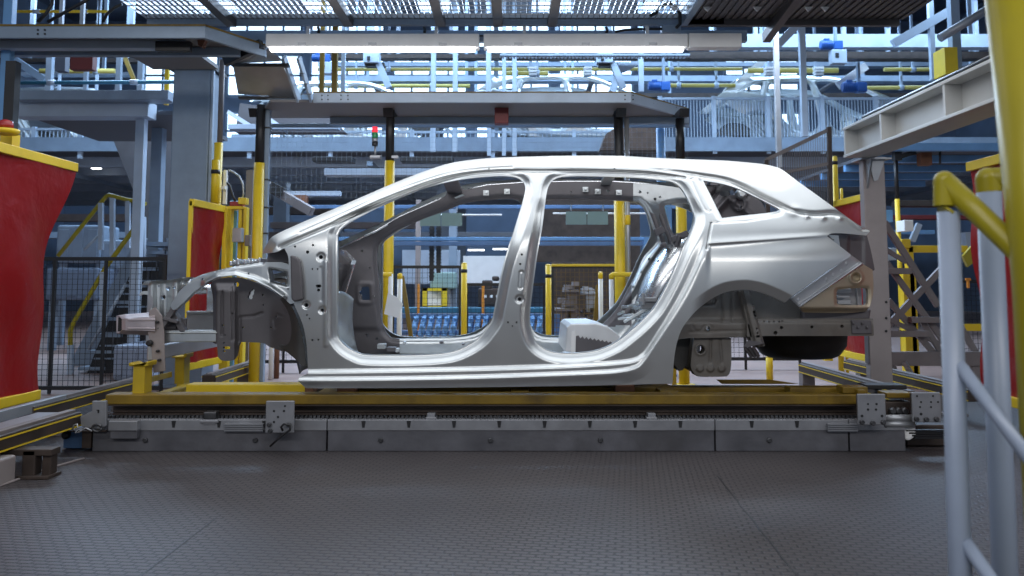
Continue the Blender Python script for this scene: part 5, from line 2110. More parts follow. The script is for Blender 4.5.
# daylight: glazed bands high in the back wall and rooflights
n = 0
for z0, z1 in ((8.3, 9.1), (6.75, 8.05), (5.05, 6.2)):
    for k in range(9):
        x0 = -11.6 + k * 2.62
        if (z0 > 8.2 and k not in (1, 2, 4, 5)) or (z0 < 8.2 and k in (6, 8)):
            continue
        n += 1
        mb = MB()
        mb.box(x0, x0 + 2.3, 21.93, 21.97, z0, z1)
        w = struct('window_%d' % n, mb, M['window'])
        mb = MB()
        for q in range(5):
            mb.box(x0 + q * 2.3 / 4 - .03, x0 + q * 2.3 / 4 + .03, 21.86, 21.95, z0, z1)
        for z in (z0, (z0 + z1) / 2, z1):
            mb.box(x0 - .03, x0 + 2.33, 21.86, 21.95, z - .03, z + .03)
        obj('window_frame', mb, M['beam_grey'], w)
for k in range(6):
    n += 1
    x0 = -9.6 + k * 3.4
    mb = MB()
    mb.box(x0, x0 + 1.2, 9, 21, HZ - .03, HZ - .01)
    w = struct('window_%d' % n, mb, M['window'])
    mb = MB()
    for q in range(9):
        mb.box(x0 - .05, x0 + 1.25, 9 + q * 1.5 - .04, 9 + q * 1.5 + .04, HZ - .12, HZ - .031)
    obj('window_frame', mb, M['beam_grey'], w)


def bx(name, m, label, cat, px0, py0, px1, py1, Y, d, bevel=.004, group=None):
    mb = MB()
    mb.bp(px0, py0, px1, py1, Y, d)
    return single(name, mb, M[m], label, cat, group, bevel)


def upright(px, w, py_top, Y, m, label, py_bot=None, name='upright', cat='upright', group=None):
    """square steel upright of pixel width w, standing on the floor unless py_bot is given"""
    xx = at(px, (py_top + (py_bot or 330)) / 2, Y)[0]
    r = w / 2 / F * (Y + 4.5)
    z1 = at(px, py_top, Y)[2]
    z0 = 0 if py_bot is None else at(px, py_bot, Y)[2]
    if py_bot is not None and Y > 2.6:
        z1 = HZ if px > 200 else at(px, 41, Y)[2]
        z0 = z0 if Y < 10 else zd + .14
    mb = MB()
    mb.box(xx - r, xx + r, Y - r, Y + r, z0, z1)
    return single(name, mb, M[m], label, cat, group, .004)


def pipe(px0, py0, px1, py1, Y, w, m, label, group=None, flanges=True):
    r = w / 2 / F * (Y + 4.5)
    a, b = at(px0, py0, Y), at(px1, py1, Y)
    mb = MB()
    mb.tube([a, b], r, 10)
    o = single('pipe', mb, M[m], label, 'pipe', group)
    if flanges:
        L = Vector(b) - Vector(a)
        k = max(2, int(L.length / 2.2))
        for q in range(k):
            p = Vector(a) + L * ((q + .5) / k)
            d = L.normalized() * .04
            mb = MB()
            mb.tube([tuple(p - d), tuple(p + d)], r * 1.45, 10)
            obj('pipe_joint', mb, M['beam_light'], o)
            if Y > 9:
                mb = MB()
                mb.box(p.x - .02, p.x + .02, p.y - .02, p.y + .02, p.z, HZ)
                obj('hanger', mb, M['beam_light'], o)
    return o


# upper deck carrying the second line of bodies
t = thing('mezzanine_deck', 'wide blue-grey upper deck behind the line carrying more car bodies', 'deck', (0, 14, 3.1))
zd = at(512, 152, 10)[2]
mb = MB()
mb.box(-13, 13, 10, 19.5, zd + .02, zd + .14)
obj('slab', mb, M['deck'], t)
mb = MB()
mb.box(-13, 13, 9.9, 10.0, zd, zd + .24)
obj('edge_beam', mb, M['beam_grey'], t)
for Y in (10.7, 11.9, 13.2, 14.8, 16.6, 18.4):
    mb = MB()
    mb.box(-13, 13, Y, Y + .14, zd - .16, zd + .02)
    obj('floor_beam', mb, M['beam_light'], t)
for x in (-8.4, -5.3, -2.5, .9, 3.2, 6.2, 9.0):
    mb = MB()
    mb.box(x, x + .1, 10, 19.4, zd - .24, zd - .161)
    obj('cross_beam', mb, M['beam_grey'], t)
for x in (-9.5, -4.6, -1.35, 4.4, 9.5):
    for Y in (12.4, 18.0):
        mb = MB()
        mb.box(x - .13, x + .13, Y - .13, Y + .13, 0, zd - .24)
        obj('column', mb, M['beam_grey'], t)
# mesh railing on the deck edge
def railing(px0, px1, y0, y1, Y, label, step=3.1, m='beam_light'):
    t = thing('deck_railing', label, 'railing', at((px0 + px1) / 2, y1, Y))
    a, b = at(px0, (y0 + y1) / 2, Y)[0], at(px1, (y0 + y1) / 2, Y)[0]
    z0, z1 = at(512, y1, Y)[2], at(512, y0, Y)[2]
    mb = MB()
    mb.box(a, b, Y - .02, Y + .02, z1 - .04, z1)
    mb.box(a, b, Y - .02, Y + .02, z0, z0 + .04)
    obj('rail', mb, M[m], t)
    mb = MB()
    n = int((px1 - px0) / step)
    for k in range(n + 1):
        x = a + (b - a) * k / n
        mb.box(x - .006, x + .006, Y - .006, Y + .006, z0, z1)
    o = obj('bars', mb, M[m], t)
    o['kind'] = 'stuff'
    for q in range(0, 6):
        x = a + (b - a) * q / 5
        mb = MB()
        mb.box(x - .035, x + .035, Y - .03, Y + .03, z0 - .15, z1 + .02)
        obj('railing_post', mb, M[m], t)
    return t


railing(660, 930, 97.5, 145, 9.95, 'pale blue barred railing in front of the deck car body at upper right')
railing(250, 655, 131, 150, 9.96, 'low pale blue barred railing on the upper deck above the roof of the near car', 4.5)
railing(-60, 175, 128, 150, 9.97, 'barred railing on the upper deck behind the beams at the far left', 4.0)


def far_car(px, py_roof, Y, label, flip=True):
    t = thing('car_body', label, 'car body', (at(px, 140, Y)[0], Y, at(px, py_roof, Y)[2] - 1.25))
    for o in (o for o in car.children if o.name.split('.')[0] in ('side_panel', 'floor_pan', 'tailgate_header', 'windscreen_header', 'rear_wheel_house', 'wheel_apron', 'fender_rail', 'inner_quarter_panel')):
        c = o.copy()
        COL.objects.link(c)
        c.parent = t
    if flip:
        t.rotation_euler = (0, 0, math.pi)
    # carrier under the body
    mb = MB()
    l = t.location
    mb.box(l.x - 1.9, l.x + 1.9, Y - .5, Y - .4, zd + .16, l.z + .0)
    mb.box(l.x - 1.9, l.x + 1.9, Y + .4, Y + .5, zd + .16, l.z + .0)
    for x in (-1.5, 0, 1.5):
        mb.box(l.x + x - .08, l.x + x + .08, Y - .4, Y + .4, zd + .16, l.z - .05)
    single('body_carrier', mb, M['beam_grey'], 'steel carrier under the ' + label.replace('bare ', '').replace(' on the upper deck', '').replace(' showing', ''), 'carrier')
    return t


far_car(804, 86, 11.6, 'bare car body on the upper deck at upper right behind the barred railing')
far_car(566, 84, 12.0, 'bare car body on the upper deck showing above the middle of the gantry platform')
far_car(352, 90, 12.4, 'bare car body on the upper deck behind the red and green signal tower')
far_car(84, 96, 12.4, 'bare car body on the upper deck at the far left above the stairs')

# pipes, ducts and conveyor beams over the deck
pipe(318, 69.5, 742, 69.0, 10.6, 3.6, 'pipe_yellow', 'long yellow pipe high over the upper deck, just below the batten lamps')
pipe(748, 70.5, 838, 70.5, 10.6, 5.5, 'pipe_yellow', 'thick yellow pipe end between the two grey uprights at upper right')
pipe(884, 69.5, 1000, 69.5, 10.6, 4, 'pipe_yellow', 'thin yellow pipe at upper right running behind the cream-grey beam')
pipe(505, 73.5, 548, 73.5, 10.4, 5, 'pipe_yellow', 'short worn yellow pipe with clamps above the middle of the gantry platform')
pipe(318, 86, 470, 86, 13.5, 4, 'pipe_yellow', 'yellow pipe showing just above the left half of the gantry platform')
pipe(660, 85.5, 735, 85.5, 10.9, 4, 'pipe_yellow', 'yellow-green pipe left of the roof of the car body at upper right')
pipe(865, 88, 1010, 86.5, 10.9, 4, 'pipe_yellow', 'yellow-green pipe at right above the cream-grey beam')
for y, lab in ((64, 'upper'), (90, 'lower')):
    pipe(40, y + 7, 115, y + 7, 9.4, 5 if y < 80 else 3, 'pipe_yellow', lab + ' of two worn yellow pipes high at left behind the white uprights')
pipe(10, 83, 176, 82, 4.2, 4, 'teal', 'dark teal pipe above the pale beams at left')
for px0, py0, px1, py1, Y, h, m, lab in (
        (318, 62, 1010, 66, 16.5, .3, 'beam_light', 'pale conveyor duct far back under the upper window band'),
        (318, 75.5, 1010, 81, 13.5, .3, 'beam_light', 'pale blue-grey conveyor beam above the roofs of the bodies on the deck'),
        (690, 34, 1000, 47, 9.0, .2, 'beam_light', 'broad blue-grey girder high at upper right'),
        (690, 51.5, 1000, 58.5, 9.6, .2, 'brown', 'dark oily conveyor rail below the broad girder at upper right'),
        (318, 54, 690, 58, 9.6, .2, 'brown', 'dark conveyor rail directly behind the glowing batten lamps'),
        (330, 93, 1010, 97, 15.0, .2, 'brown', 'dark conveyor rail far back level with the deck bodies'),
        (20, 72, 130, 75, 12.0, .2, 'beam_light', 'pale beam high at left behind the dark teal pipe'),
        (-20, 40, 180, 45, 8.0, .2, 'beam_grey', 'blue-grey beam hidden behind the left guard platform carrying the white uprights'),
        (-20, 58, 175, 62, 14.0, .2, 'brown', 'dark rail high at far left under the guard platform')):
    t = single('conveyor_beam', MB().bp(px0, py0, px1, py1, Y, h), M[m], lab, 'beam')
    mb = MB()
    nh = 7 if px0 > 200 else 2
    for k in range(nh):
        x = px0 + (px1 - px0) * (k + .5) / nh
        xx = at(x, py0, Y)[0]
        mb.box(xx - .03, xx + .03, Y + .02, Y + .08, at(x, py0, Y)[2], min(HZ, at(x, py0, Y)[2] + 2.8))
    obj('hanger', mb, M['beam_light'], t)
# toothed rack seen under the lamps
t = thing('toothed_rack', 'pale toothed conveyor rack hanging under the right batten lamp', 'rack', at(590, 56, 8.5))
mb = MB()
mb.bp(500, 53.5, 690, 55.5, 8.5, .1)
obj('rack_bar', mb, M['beam_light'], t)
mb = MB()
for k in range(50):
    mb.bp(502 + k * 3.7, 55.5, 504 + k * 3.7, 58, 8.52, .05)
o = obj('teeth', mb, M['beam_light'], t)
o['kind'] = 'stuff'
# clamps
for px, Y, lab in ((533, 10.2, 'white ribbed pipe clamp above the left half of the middle deck body'), (588, 10.2, 'white ribbed pipe clamp above the right half of the middle deck body'),
                   (770, 10.2, 'white ribbed pipe clamp left of the pale sloping upright at upper right'), (820, 10.2, 'white ribbed pipe clamp right of the pale sloping upright at upper right')):
    t = thing('pipe_clamp', lab, 'clamp', at(px, 74, Y))
    for k in range(3):
        mb = MB()
        mb.bp(px - 4, 66.5 + k * 3.2, px + 4, 68.5 + k * 3.2, Y, .16)
        obj('clamp_rib', mb, M['white'], t)
    mb = MB()
    mb.bp(px - 3, 66, px + 3, 76, Y + .05, .08)
    obj('clamp_core', mb, M['beam_grey'], t)


def motor(px, py, Y, s, label, box=True, flip=1):
    """blue gear motor of pixel length s with a finned body, gearbox and terminal box"""
    t = thing('gear_motor', label, 'motor', at(px, py, Y))
    k = s / F * (Y + 4.5)
    c = at(px, py, Y)
    mb = MB()
    mb.lathe(c, [(k * .16, -k * .5), (k * .19, -k * .48), (k * .19, 0), (k * .15, .02)], 14, 'x')
    obj('motor_housing', mb, M['blue'], t)
    mb = MB()
    for q in range(6):
        x = c[0] - k * .45 + q * k * .075
        mb.lathe((x, c[1], c[2]), [(k * .21, 0), (k * .21, k * .02)], 14, 'x')
    o = obj('cooling_fins', mb, M['blue'], t)
    mb = MB()
    mb.box(c[0] + .01, c[0] + k * .42, c[1] - k * .17, c[1] + k * .17, c[2] - k * .22, c[2] + k * .17)
    obj('gearbox', mb, M['blue'], t, k * .04)
    mb = MB()
    mb.box(c[0] + k * .1, c[0] + k * .2, c[1] - .03, c[1] + .03, c[2] + k * .16, HZ)
    obj('hanger', mb, M['beam_grey'], t)
    mb = MB()
    mb.box(c[0] - k * .35, c[0] - k * .12, c[1] - k * .1, c[1] + k * .1, c[2] + k * .16, c[2] + k * .27)
    obj('terminal_box', mb, M['blue'], t, k * .02)
    if box:
        mb = MB()
        mb.box(c[0] - k * .1, c[0] + k * .55, c[1] - k * .2, c[1] + k * .2, c[2] - k * .85, c[2] - k * .24)
        obj('drive_cabinet', mb, M['beam_light'], t, k * .03)
        mb = MB()
        mb.box(c[0] + k * .05, c[0] + k * .2, c[1] - k * .215, c[1] - k * .2, c[2] - k * .6, c[2] - k * .4)
        obj('switch_plate', mb, M['black'], t)
    return t


motor(832, 45, 8.6, 24, 'blue gear motor on a pale drive cabinet high at upper right')
motor(660, 86, 9.3, 24, 'blue gear motor just above the right end of the gantry platform', False)
motor(855, 87, 10.0, 26, 'blue gear motor above the windscreen of the car body at upper right', False)
motor(322, 58, 9.0, 20, 'blue gear motor with a pale cabinet below the left batten lamp')
# drive boxes under the lamps
for px, lab in ((372, 'pale conveyor drive box hanging below the left batten lamp'), (606, 'pale conveyor drive box hanging below the right batten lamp')):
    t = thing('drive_box', lab, 'drive', at(px, 64, 8.8))
    mb = MB()
    mb.bp(px - 9, 52.5, px + 7, 62.5, 8.8, .2)
    obj('housing', mb, M['beam_light'], t, .01)
    mb = MB()
    c = at(px, 54, 8.9)
    mb.box(c[0] - .03, c[0] + .03, 8.87, 8.93, c[2], HZ)
    obj('hanger', mb, M['beam_light'], t)
    mb = MB()
    mb.bp(px - 5, 56, px - 2, 60, 8.78, .02)
    mb.bp(px - 7, 62.5, px + 12, 66, 8.85, .15)
    obj('output_shaft', mb, M['black'], t)
    mb = MB()
    mb.bar(at(px + 7, 64, 8.9), at(px + 17, 88, 8.9), .10, .10)
    obj('strut', mb, M['beam_light'], t)
# braces
for a, b, Y, w, m, lab in (((704, 112), (740, 82), 11.2, 6, 'white', 'lower pale diagonal brace along the tail of the car body at upper right'),
                           ((732, 90), (764, 60), 11.0, 7, 'white', 'pale diagonal brace crossing the thick yellow pipe left of the grey upright'),
                           ((838, 86), (866, 66), 10.3, 8, 'white', 'pale diagonal brace below the blue motor cabinet at upper right'),
                           ((893, 44), (948, 12), 8.0, 9, 'beam_light', 'thick pale diagonal girder at the top right'),
                           ((612, 92), (622, 63), 10.0, 7, 'beam_light', 'pale leaning strut at the right end of the middle deck body'),
                           ((622, 70), (642, 60), 10.0, 6, 'beam_light', 'short pale strut above the blue motor near the gantry end'),
                           ((940, 38), (1000, 2), 6.0, 9, 'galv', 'round dark pipe slanting down from the top right corner'),
                           ((778, 45), (800, 22), 7.0, 8, 'beam_light', 'short pale brace joining the sloping upright to the sheet platform'),
                           ((886, 26), (912, -4), 8.5, 7, 'beam_light', 'pale diagonal hanger beside the corner of the corrugated platform'),
                           ((15, 60), (45, 80), 10.5, 7, 'beam_grey', 'grey diagonal brace high at the far left'),
                           ((124, 55), (134, 80), 9.5, 4, 'skid_yellow', 'leaning yellow strut between the white uprights at left')):
    mb = MB()
    k = w / F * (Y + 4.5)
    if 'round' in lab:
        mb.tube([at(*a, Y), at(*b, Y)], k / 2, 14)
    else:
        mb.bar(at(*a, Y), at(*b, Y), k * .6, k)
    single('brace', mb, M[m], lab, 'brace')
# uprights of the upper level
for px, w, y0, y1, Y, m, lab in ((803, 6, 20, 137, 7.0, 'beam_light', 'pale slim upright in front of the deck body at upper right'),
                                 (777.5, 5, 40, 168, 5.0, 'galv', 'dark grey upright left of the pale slim upright at upper right'),
                                 (488, 4, 48, 94, 9.0, 'beam_light', 'pale upright standing on the left part of the gantry view below the lamp joint'),
                                 (641, 5, 50, 92, 9.0, 'beam_light', 'pale upright near the right end of the gantry platform'),
                                 (496.5, 4, 60, 90, 11.5, 'beam_grey', 'grey upright right beside the pale upright below the lamp joint'),
                                 (932, 5, 20, 80, 8.0, 'beam_light', 'pale blue upright above the cream-grey beam at right'),
                                 (954, 9, -10, 70, 6.5, 'beam_grey', 'grey upright near the top right with a yellow foot'),
                                 (50, 6, 50, 92, 8.0, 'beam_light', 'first white upright from the left edge behind the guard platform'),
                                 (86, 4, 68, 92, 8.0, 'beam_light', 'short white upright below the dark red square panel'),
                                 (119, 5, 55, 92, 8.0, 'beam_light', 'white upright left of the leaning yellow strut'),
                                 (141, 5.5, 55, 92, 8.0, 'beam_light', 'white upright right of the leaning yellow strut'),
                                 (322, 4.5, 50, 96, 8.0, 'skid_yellow', 'thin yellow upright under the left end of the left batten lamp'),
                                 (334.5, 5.5, 50, 122, 7.5, 'skid_yellow', 'thick yellow upright under the left batten lamp'),
                                 (343, 4, 50, 125, 8.0, 'beam_light', 'pale upright right of the thick yellow upright under the left lamp'),
                                 (167, 4, 60, 105, 7.0, 'yellow', 'yellow upright just left of the big blue-grey column'),
                                 (433, 5, 124, 152, 9.3, 'beam_light', 'pale post right of the black gate post above the roof'),
                                 (455, 5, 124, 152, 9.3, 'beam_light', 'pale post above the peak of the front door opening'),
                                 (489, 4, 124, 156, 9.3, 'beam_light', 'pale post left of the hanging dark red panel below the gantry'),
                                 (504, 4, 124, 156, 9.3, 'beam_light', 'pale post right of the hanging dark red panel below the gantry'),
                                 (514.5, 4.5, 124, 156, 9.3, 'beam_light', 'pale post above the centre pillar of the near car')):
    upright(px, w, y0, Y, m, lab, y1)
bx('pedestal_block', 'yellow', 'yellow block at the foot of the grey upright near the top right', 'block', 945, 47, 958, 74, 6.3, .3)
# loose ends: dark tray and hooks
bx('cable_tray', 'black', 'dark cable tray under the deck edge left of the gate post', 'tray', 312, 156.5, 352, 161, 8.6, .3)
bx('cable_tray', 'black', 'long dark cable tray under the deck edge behind the windscreen pillar', 'tray', 400, 156.5, 453, 161, 8.6, .3)
bx('cross_beam', 'beam_light', 'pale blue-grey beam under the deck behind the windscreen pillar', 'beam', 324, 168.5, 470, 175, 8.2, .25)
bx('cable_tray', 'black', 'dark tray under the deck edge above the rear roof of the near car', 'tray', 601, 150, 657, 157, 6.0, .3)
mb = MB()
mb.prism([at(x, y, 5.5) for x, y in [(606, 134), (615, 128), (655, 128), (660, 150), (600, 150)]], (0, .3, 0))
single('dark_hopper', mb, M['brown'], 'dark hopper hanging below the right end of the gantry platform', 'hopper')
mb = MB()
mb.prism([at(x, y, 6.0) for x, y in [(240, 103), (330, 116), (345, 132), (235, 132)]], (0, .2, 0))
single('soffit_panel', mb, M['deck'], 'dark soffit panel behind the top of the left gate post', 'panel')
for a, b, lab in (((228, 112), (252, 127), 'pale strut under the dark soffit, nearest the lift cylinder'), ((266, 117), (288, 132), 'pale strut under the dark soffit right of the gate post')):
    mb = MB()
    mb.bar(at(*a, 5.8), at(*b, 5.8), .05, .05)
    single('strut', mb, M['beam_light'], lab, 'strut')
bx('duct', 'beam_grey', 'blue-grey duct along the dark soffit behind the left gate post', 'duct', 228, 124, 338, 129, 5.6, .15)
bx('white_panel', 'beam_light', 'pale blue panel on the upper deck between the lift cylinder and the gate post', 'panel', 231, 134, 253, 152, 10.8, .2)
# brown diagonal beam under the deck at left
t = thing('jib', 'brown jib beam with a dark head left of the windscreen pillar', 'jib', at(290, 200, 5.5))
mb = MB()
mb.bar(at(266, 185, 5.5), at(312, 212, 5.2), .07, .10)
obj('boom', mb, M['truss'], t)
mb = MB()
mb.bar(at(271, 187, 5.4), at(283, 193, 5.4), .16, .12)
obj('head', mb, M['black'], t)
mb = MB()
mb.bp(284, 191, 340, 195.5, 5.6, .1)
obj('arm', mb, M['beam_light'], t)
mb = MB()
mb.bp(293, 195, 306, 207, 5.5, .12)
obj('carriage', mb, M['rust'], t)

# left mezzanine beams
t = thing('crossing_beam', 'two-tier pale blue-grey beam crossing behind the left red film', 'beam', at(85, 103, 3.4))
mb = MB()
mb.bp(13, 90, 168, 99.5, 3.3, .2)
obj('upper_tier', mb, M['beam_grey'], t, .004)
mb = MB()
mb.bp(13, 101, 148, 116.5, 3.45, .2)
obj('lower_tier', mb, M['beam_light'], t, .004)
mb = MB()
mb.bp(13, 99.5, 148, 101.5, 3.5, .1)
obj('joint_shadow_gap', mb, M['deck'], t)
mb = MB()
a, b = at(13, 117, 3.5), at(168, 117, 3.5)
mb.box(a[0], b[0], 3.66, 5.2, a[2] + .05, a[2] + .09)
obj('soffit', mb, M['deck'], t)
upright(138, 9, 117, 3.6, 'beam_light', 'pale square post under the left crossing beam beside the stairs')
upright(156, 11, 112, 4.4, 'beam_grey', 'darker square post between the pale post and the big blue-grey column')
mb = MB()
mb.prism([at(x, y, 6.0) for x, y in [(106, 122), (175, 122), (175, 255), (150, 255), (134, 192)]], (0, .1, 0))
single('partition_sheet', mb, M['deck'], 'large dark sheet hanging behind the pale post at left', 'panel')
t = post(10, 62, 62, 200, .9, .032, 'black square post at the left edge above the red film', top='black', bot='black', square=True)
upright(3, 9, -40, 1.5, 'sky_blue', 'light blue square post at the left edge')
mb = MB()
mb.tube([at(x, y, 2.2) for x, y in [(38, 22), (46, 14), (52, 4), (53, -6)]], .014, 8)
single('cable', mb, M['cable'], 'first black cable looping down onto the left guard platform', 'cable')
mb = MB()
mb.tube([at(x, y, 2.2) for x, y in [(48, 22), (62, 14), (80, 4), (98, -6)]], .014, 8)
single('cable', mb, M['cable'], 'long black cable slanting up from the left guard platform', 'cable')
mb = MB()
mb.tube([at(x, y, 2.2) for x, y in [(103, 22), (107, 14), (114, 8), (122, 4)]], .012, 8)
single('cable', mb, M['cable'], 'short black cable right of the yellow pipe above the guard platform', 'cable')
pipe(13, 11.5, 108, 11.5, 5.5, 3, 'yellow', 'yellow pipe above the left guard platform')

# stairs behind the black mesh fence
Ys = 3.8
t = thing('stairs', 'blue-grey steel stairs with yellow handrails behind the black mesh fence at left', 'stairs', at(100, 372, Ys))
def stair_line(u):
    return (66 + 80 * u, 392 - 150 * u)
for Y in (Ys + .85,):
    mb = MB()
    mb.bar(at(*stair_line(-.05), Y), at(*stair_line(1.02), Y), .05, .20)
    obj('stringer', mb, M['beam_grey'], t)
for k in range(9):
    px, py = stair_line((k + .4) / 9)
    a = at(px, py, Ys)
    mb = MB()
    mb.box(a[0] - .02, a[0] + .24, Ys + .03, Ys + .84, a[2] - .02, a[2] + .012)
    obj('tread', mb, M['beam_grey'], t)
    mb = MB()
    mb.box(a[0] + .22, a[0] + .235, Ys + .03, Ys + .84, max(0, a[2] - .02), a[2] + .14)
    obj('riser', mb, M['deck'], t)
for Y, pts in ((Ys - .05, [(70, 372), (70.5, 330), (74, 322), (106, 267), (131, 233), (142, 219)]), (Ys + .9, [(58, 256), (82, 226), (106, 196.5), (109, 195), (128, 200), (146, 204)])):
    mb = MB()
    mb.tube([at(x, y, Y) for x, y in pts], .022, 10)
    obj('handrail', mb, M['olive'], t)
for px, y0, y1, Y in ((101, 203, 250, Ys + .9), (112.5, 198, 256, Ys + .9), (128, 201, 248, Ys + .9), (143, 217, 258, Ys - .05), (70.5, 345, 388, Ys - .05), (103, 272, 325, Ys - .05)):
    mb = MB()
    mb.bar(at(px, y0, Y), at(px, y1, Y), .045, .045)
    obj('baluster', mb, M['beam_light'], t)
mb = MB()
mb.tube([at(88, 350, Ys - .05), at(126, 284, Ys - .05)], .015, 8)
obj('mid_rail', mb, M['beam_light'], t)
mb = MB()
mb.tube([at(84, 250, Ys + .9), at(100, 234, Ys + .9)], .015, 8)
obj('mid_rail', mb, M['beam_light'], t)
mb = MB()
a, b = at(140, 243, Ys)[0], at(172, 243, Ys)[0]
mb.box(a, b + .6, Ys, Ys + .9, at(140, 246, Ys)[2], at(140, 242, Ys)[2])
obj('landing', mb, M['beam_grey'], t)
mb = MB()
mb.prism([at(x, y, Ys + .05) for x, y in [(80, 392), (96, 350), (118, 300), (136, 262), (172, 262), (172, 392)]], (0, .03, 0))
obj('dark_fill_sheet', mb, M['black'], t)  # black sheet added to keep the space under the treads dark
for k, y in enumerate((280, 293, 306, 319, 332, 345, 358)):
    mb = MB()
    mb.bp(136 - (y - 262) * .44, y, 168, y + 1.6, Ys + .02, .03)
    obj('tread_edge', mb, M['beam_grey'], t)
# machines behind the stairs
for px0, py0, px1, py1, Y, m, lab in ((56, 225, 100, 262, 7.5, 'beam_grey', 'blue-grey machine cabinet behind the upper stair handrail'), (100, 240, 168, 270, 7.0, 'beam_grey', 'grey machine cabinet behind the stair landing'),
                                      (45, 268, 98, 300, 6.5, 'wall', 'dark blue-grey machine behind the mesh fence under the stairs'), (112, 345, 150, 392, 3.2, 'rail_grey', 'pale low cabinet at the foot of the stairs')):
    t = thing('machine_cabinet', lab, 'cabinet', at((px0 + px1) / 2, py1, Y))
    a, b = at(px0, (py0 + py1) / 2, Y)[0], at(px1, (py0 + py1) / 2, Y)[0]
    z1, z0 = at(512, py0, Y)[2], max(0, at(512, py1, Y)[2])
    mb = MB()
    mb.box(a, b, Y, Y + .6, z0, z1)
    obj('housing', mb, M[m], t, .03)
    for q in range(3):
        x = a + (b - a) * (q + .15) / 3
        mb = MB()
        mb.box(x, x + (b - a) * .23, Y - .012, Y, z0 + (z1 - z0) * .12, z1 - (z1 - z0) * .12)
        obj('cabinet_door', mb, M[m], t, .005)
    if z0 > .01:
        for x in (a + .05, b - .05):
            mb = MB()
            mb.box(x - .04, x + .04, Y + .1, Y + .18, 0, z0)
            obj('leg', mb, M['beam_grey'], t)


def fence(px0, px1, py0, Y, label, posts, m='black', step=.042, wire=.0022, wm=None, py1=None, top=True):
    """welded-mesh guard panel in a steel frame standing on the floor"""
    t = thing('mesh_fence', label, 'fence', (at((px0 + px1) / 2, 330, Y)[0], Y, 0))
    a, b = at(px0, (py0 + 340) / 2, Y)[0], at(px1, (py0 + 340) / 2, Y)[0]
    z1 = at(512, py0, Y)[2]
    zb = .12 if py1 is None else at(512, py1, Y)[2]
    mb = MB()
    mb.box(a, b, Y - .015, Y + .015, z1 - .03, z1)
    obj('top_rail', mb, M[m], t)
    mb = MB()
    mb.box(a, b, Y - .015, Y + .015, zb - .03, zb)
    obj('bottom_rail', mb, M[m], t)
    for px in posts:
        x = at(px, 330, Y)[0]
        mb = MB()
        mb.box(x - .011, x + .011, Y - .011, Y + .011, 0, z1)
        obj('fence_post', mb, M[m], t)
    mb = MB()
    x = a
    while x < b:
        mb.tube([(x, Y, zb), (x, Y, z1)], wire, 4, False)
        x += step
    z = zb
    while z < z1:
        mb.tube([(a, Y, z), (b, Y, z)], wire, 4, False)
        z += step
    o = obj('wire_mesh', mb, M[wm or m], t)
    o['kind'] = 'stuff'
    return t


fence(40, 164, 257, 2.3, 'black mesh fence in front of the stairs at left', (52, 103.5, 163), py1=386)
fence(392, 461, 265.5, 4.0, 'black mesh fence with a dark frame seen through the front door opening', (393, 459.5), step=.05)
fence(466, 545, 283, 4.2, 'lower black mesh fence right of the yellow stub post in the front door opening', (467, 544), step=.05)
fence(552, 615, 265.5, 3.9, 'mesh gate with a yellow top bar seen through the rear door opening', (553,), 'black', .045, .0028, 'skid_yellow')
bx('gate_bar', 'yellow', 'thin yellow top bar of the mesh gate in the rear door opening', 'bar', 551, 264, 616, 266.4, 3.86, .03, .003)
fence(180, 330, 300, 3.9, 'dark mesh fence low behind the front wheel apron', (200, 284, 329), step=.05)
fence(640, 800, 320, 4.2, 'dark mesh fence low behind the rear wheel arch', (650, 745, 799), step=.05)
fence(948, 985, 280, 3.6, 'mesh fence with a yellow foot bar between the two pale handrail posts', (949, 984), step=.045)
bx('foot_bar', 'yellow', 'yellow foot bar of the mesh fence between the two handrail posts', 'bar', 945, 324, 985, 331, 3.5, .04, .003)
# sloping mesh parapet at right above the tail
t = thing('mesh_parapet', 'dark sloping mesh parapet above the tail of the near car', 'fence', at(800, 220, 3.2))
Yp = 3.2
mb = MB()
mb.bar(at(766, 160, Yp), at(828, 130, Yp), .03, .035)
obj('top_rail', mb, M['truss'], t)
mb = MB()
mb.bar(at(766, 176, Yp), at(832, 163, Yp), .025, .03)
obj('mid_rail', mb, M['truss'], t)
for px, y0 in ((766, 160), (829, 127)):
    mb = MB()
    mb.bar(at(px, y0, Yp), at(px + 2, 222, Yp), .036, .036)
    obj('parapet_post', mb, M['brown'], t)
mb = MB()
for k in range(27):
    x = 767 + k * 2.3
    mb.tube([at(x, 160 - (x - 766) * .48, Yp + .01), at(x + 1, 222, Yp + .01)], .0028, 4, False)
o = obj('wire_mesh', mb, M['truss'], t)
o['kind'] = 'stuff'
# bollards and posts in the door openings
def bollard(px, y0, Y, r, label, band=None, m='yellow', white_to=None):
    x = at(px, 310, Y)[0]
    z = at(px, y0, Y)[2]
    t = thing('bollard', label, 'bollard', (x, Y, 0))
    mb = MB()
    zw = 0 if white_to is None else at(px, white_to, Y)[2]
    mb.tube([(x, Y, zw), (x, Y, z - r * .5)], r, 14)
    mb.lathe((x, Y, z - r * .5), [(r, 0), (r * .8, r * .35), (r * .3, r * .5)], 14)
    obj('yellow_tube', mb, M[m], t)
    if white_to is not None:
        mb = MB()
        mb.tube([(x, Y, 0), (x, Y, zw)], r, 14)
        obj('white_tube', mb, M['white'], t)
    if band:
        mb = MB()
        mb.tube([(x, Y, at(px, band + 1.8, Y)[2]), (x, Y, at(px, band - 1.8, Y)[2])], r * 1.06, 14)
        obj('black_band', mb, M['black'], t)
    return t


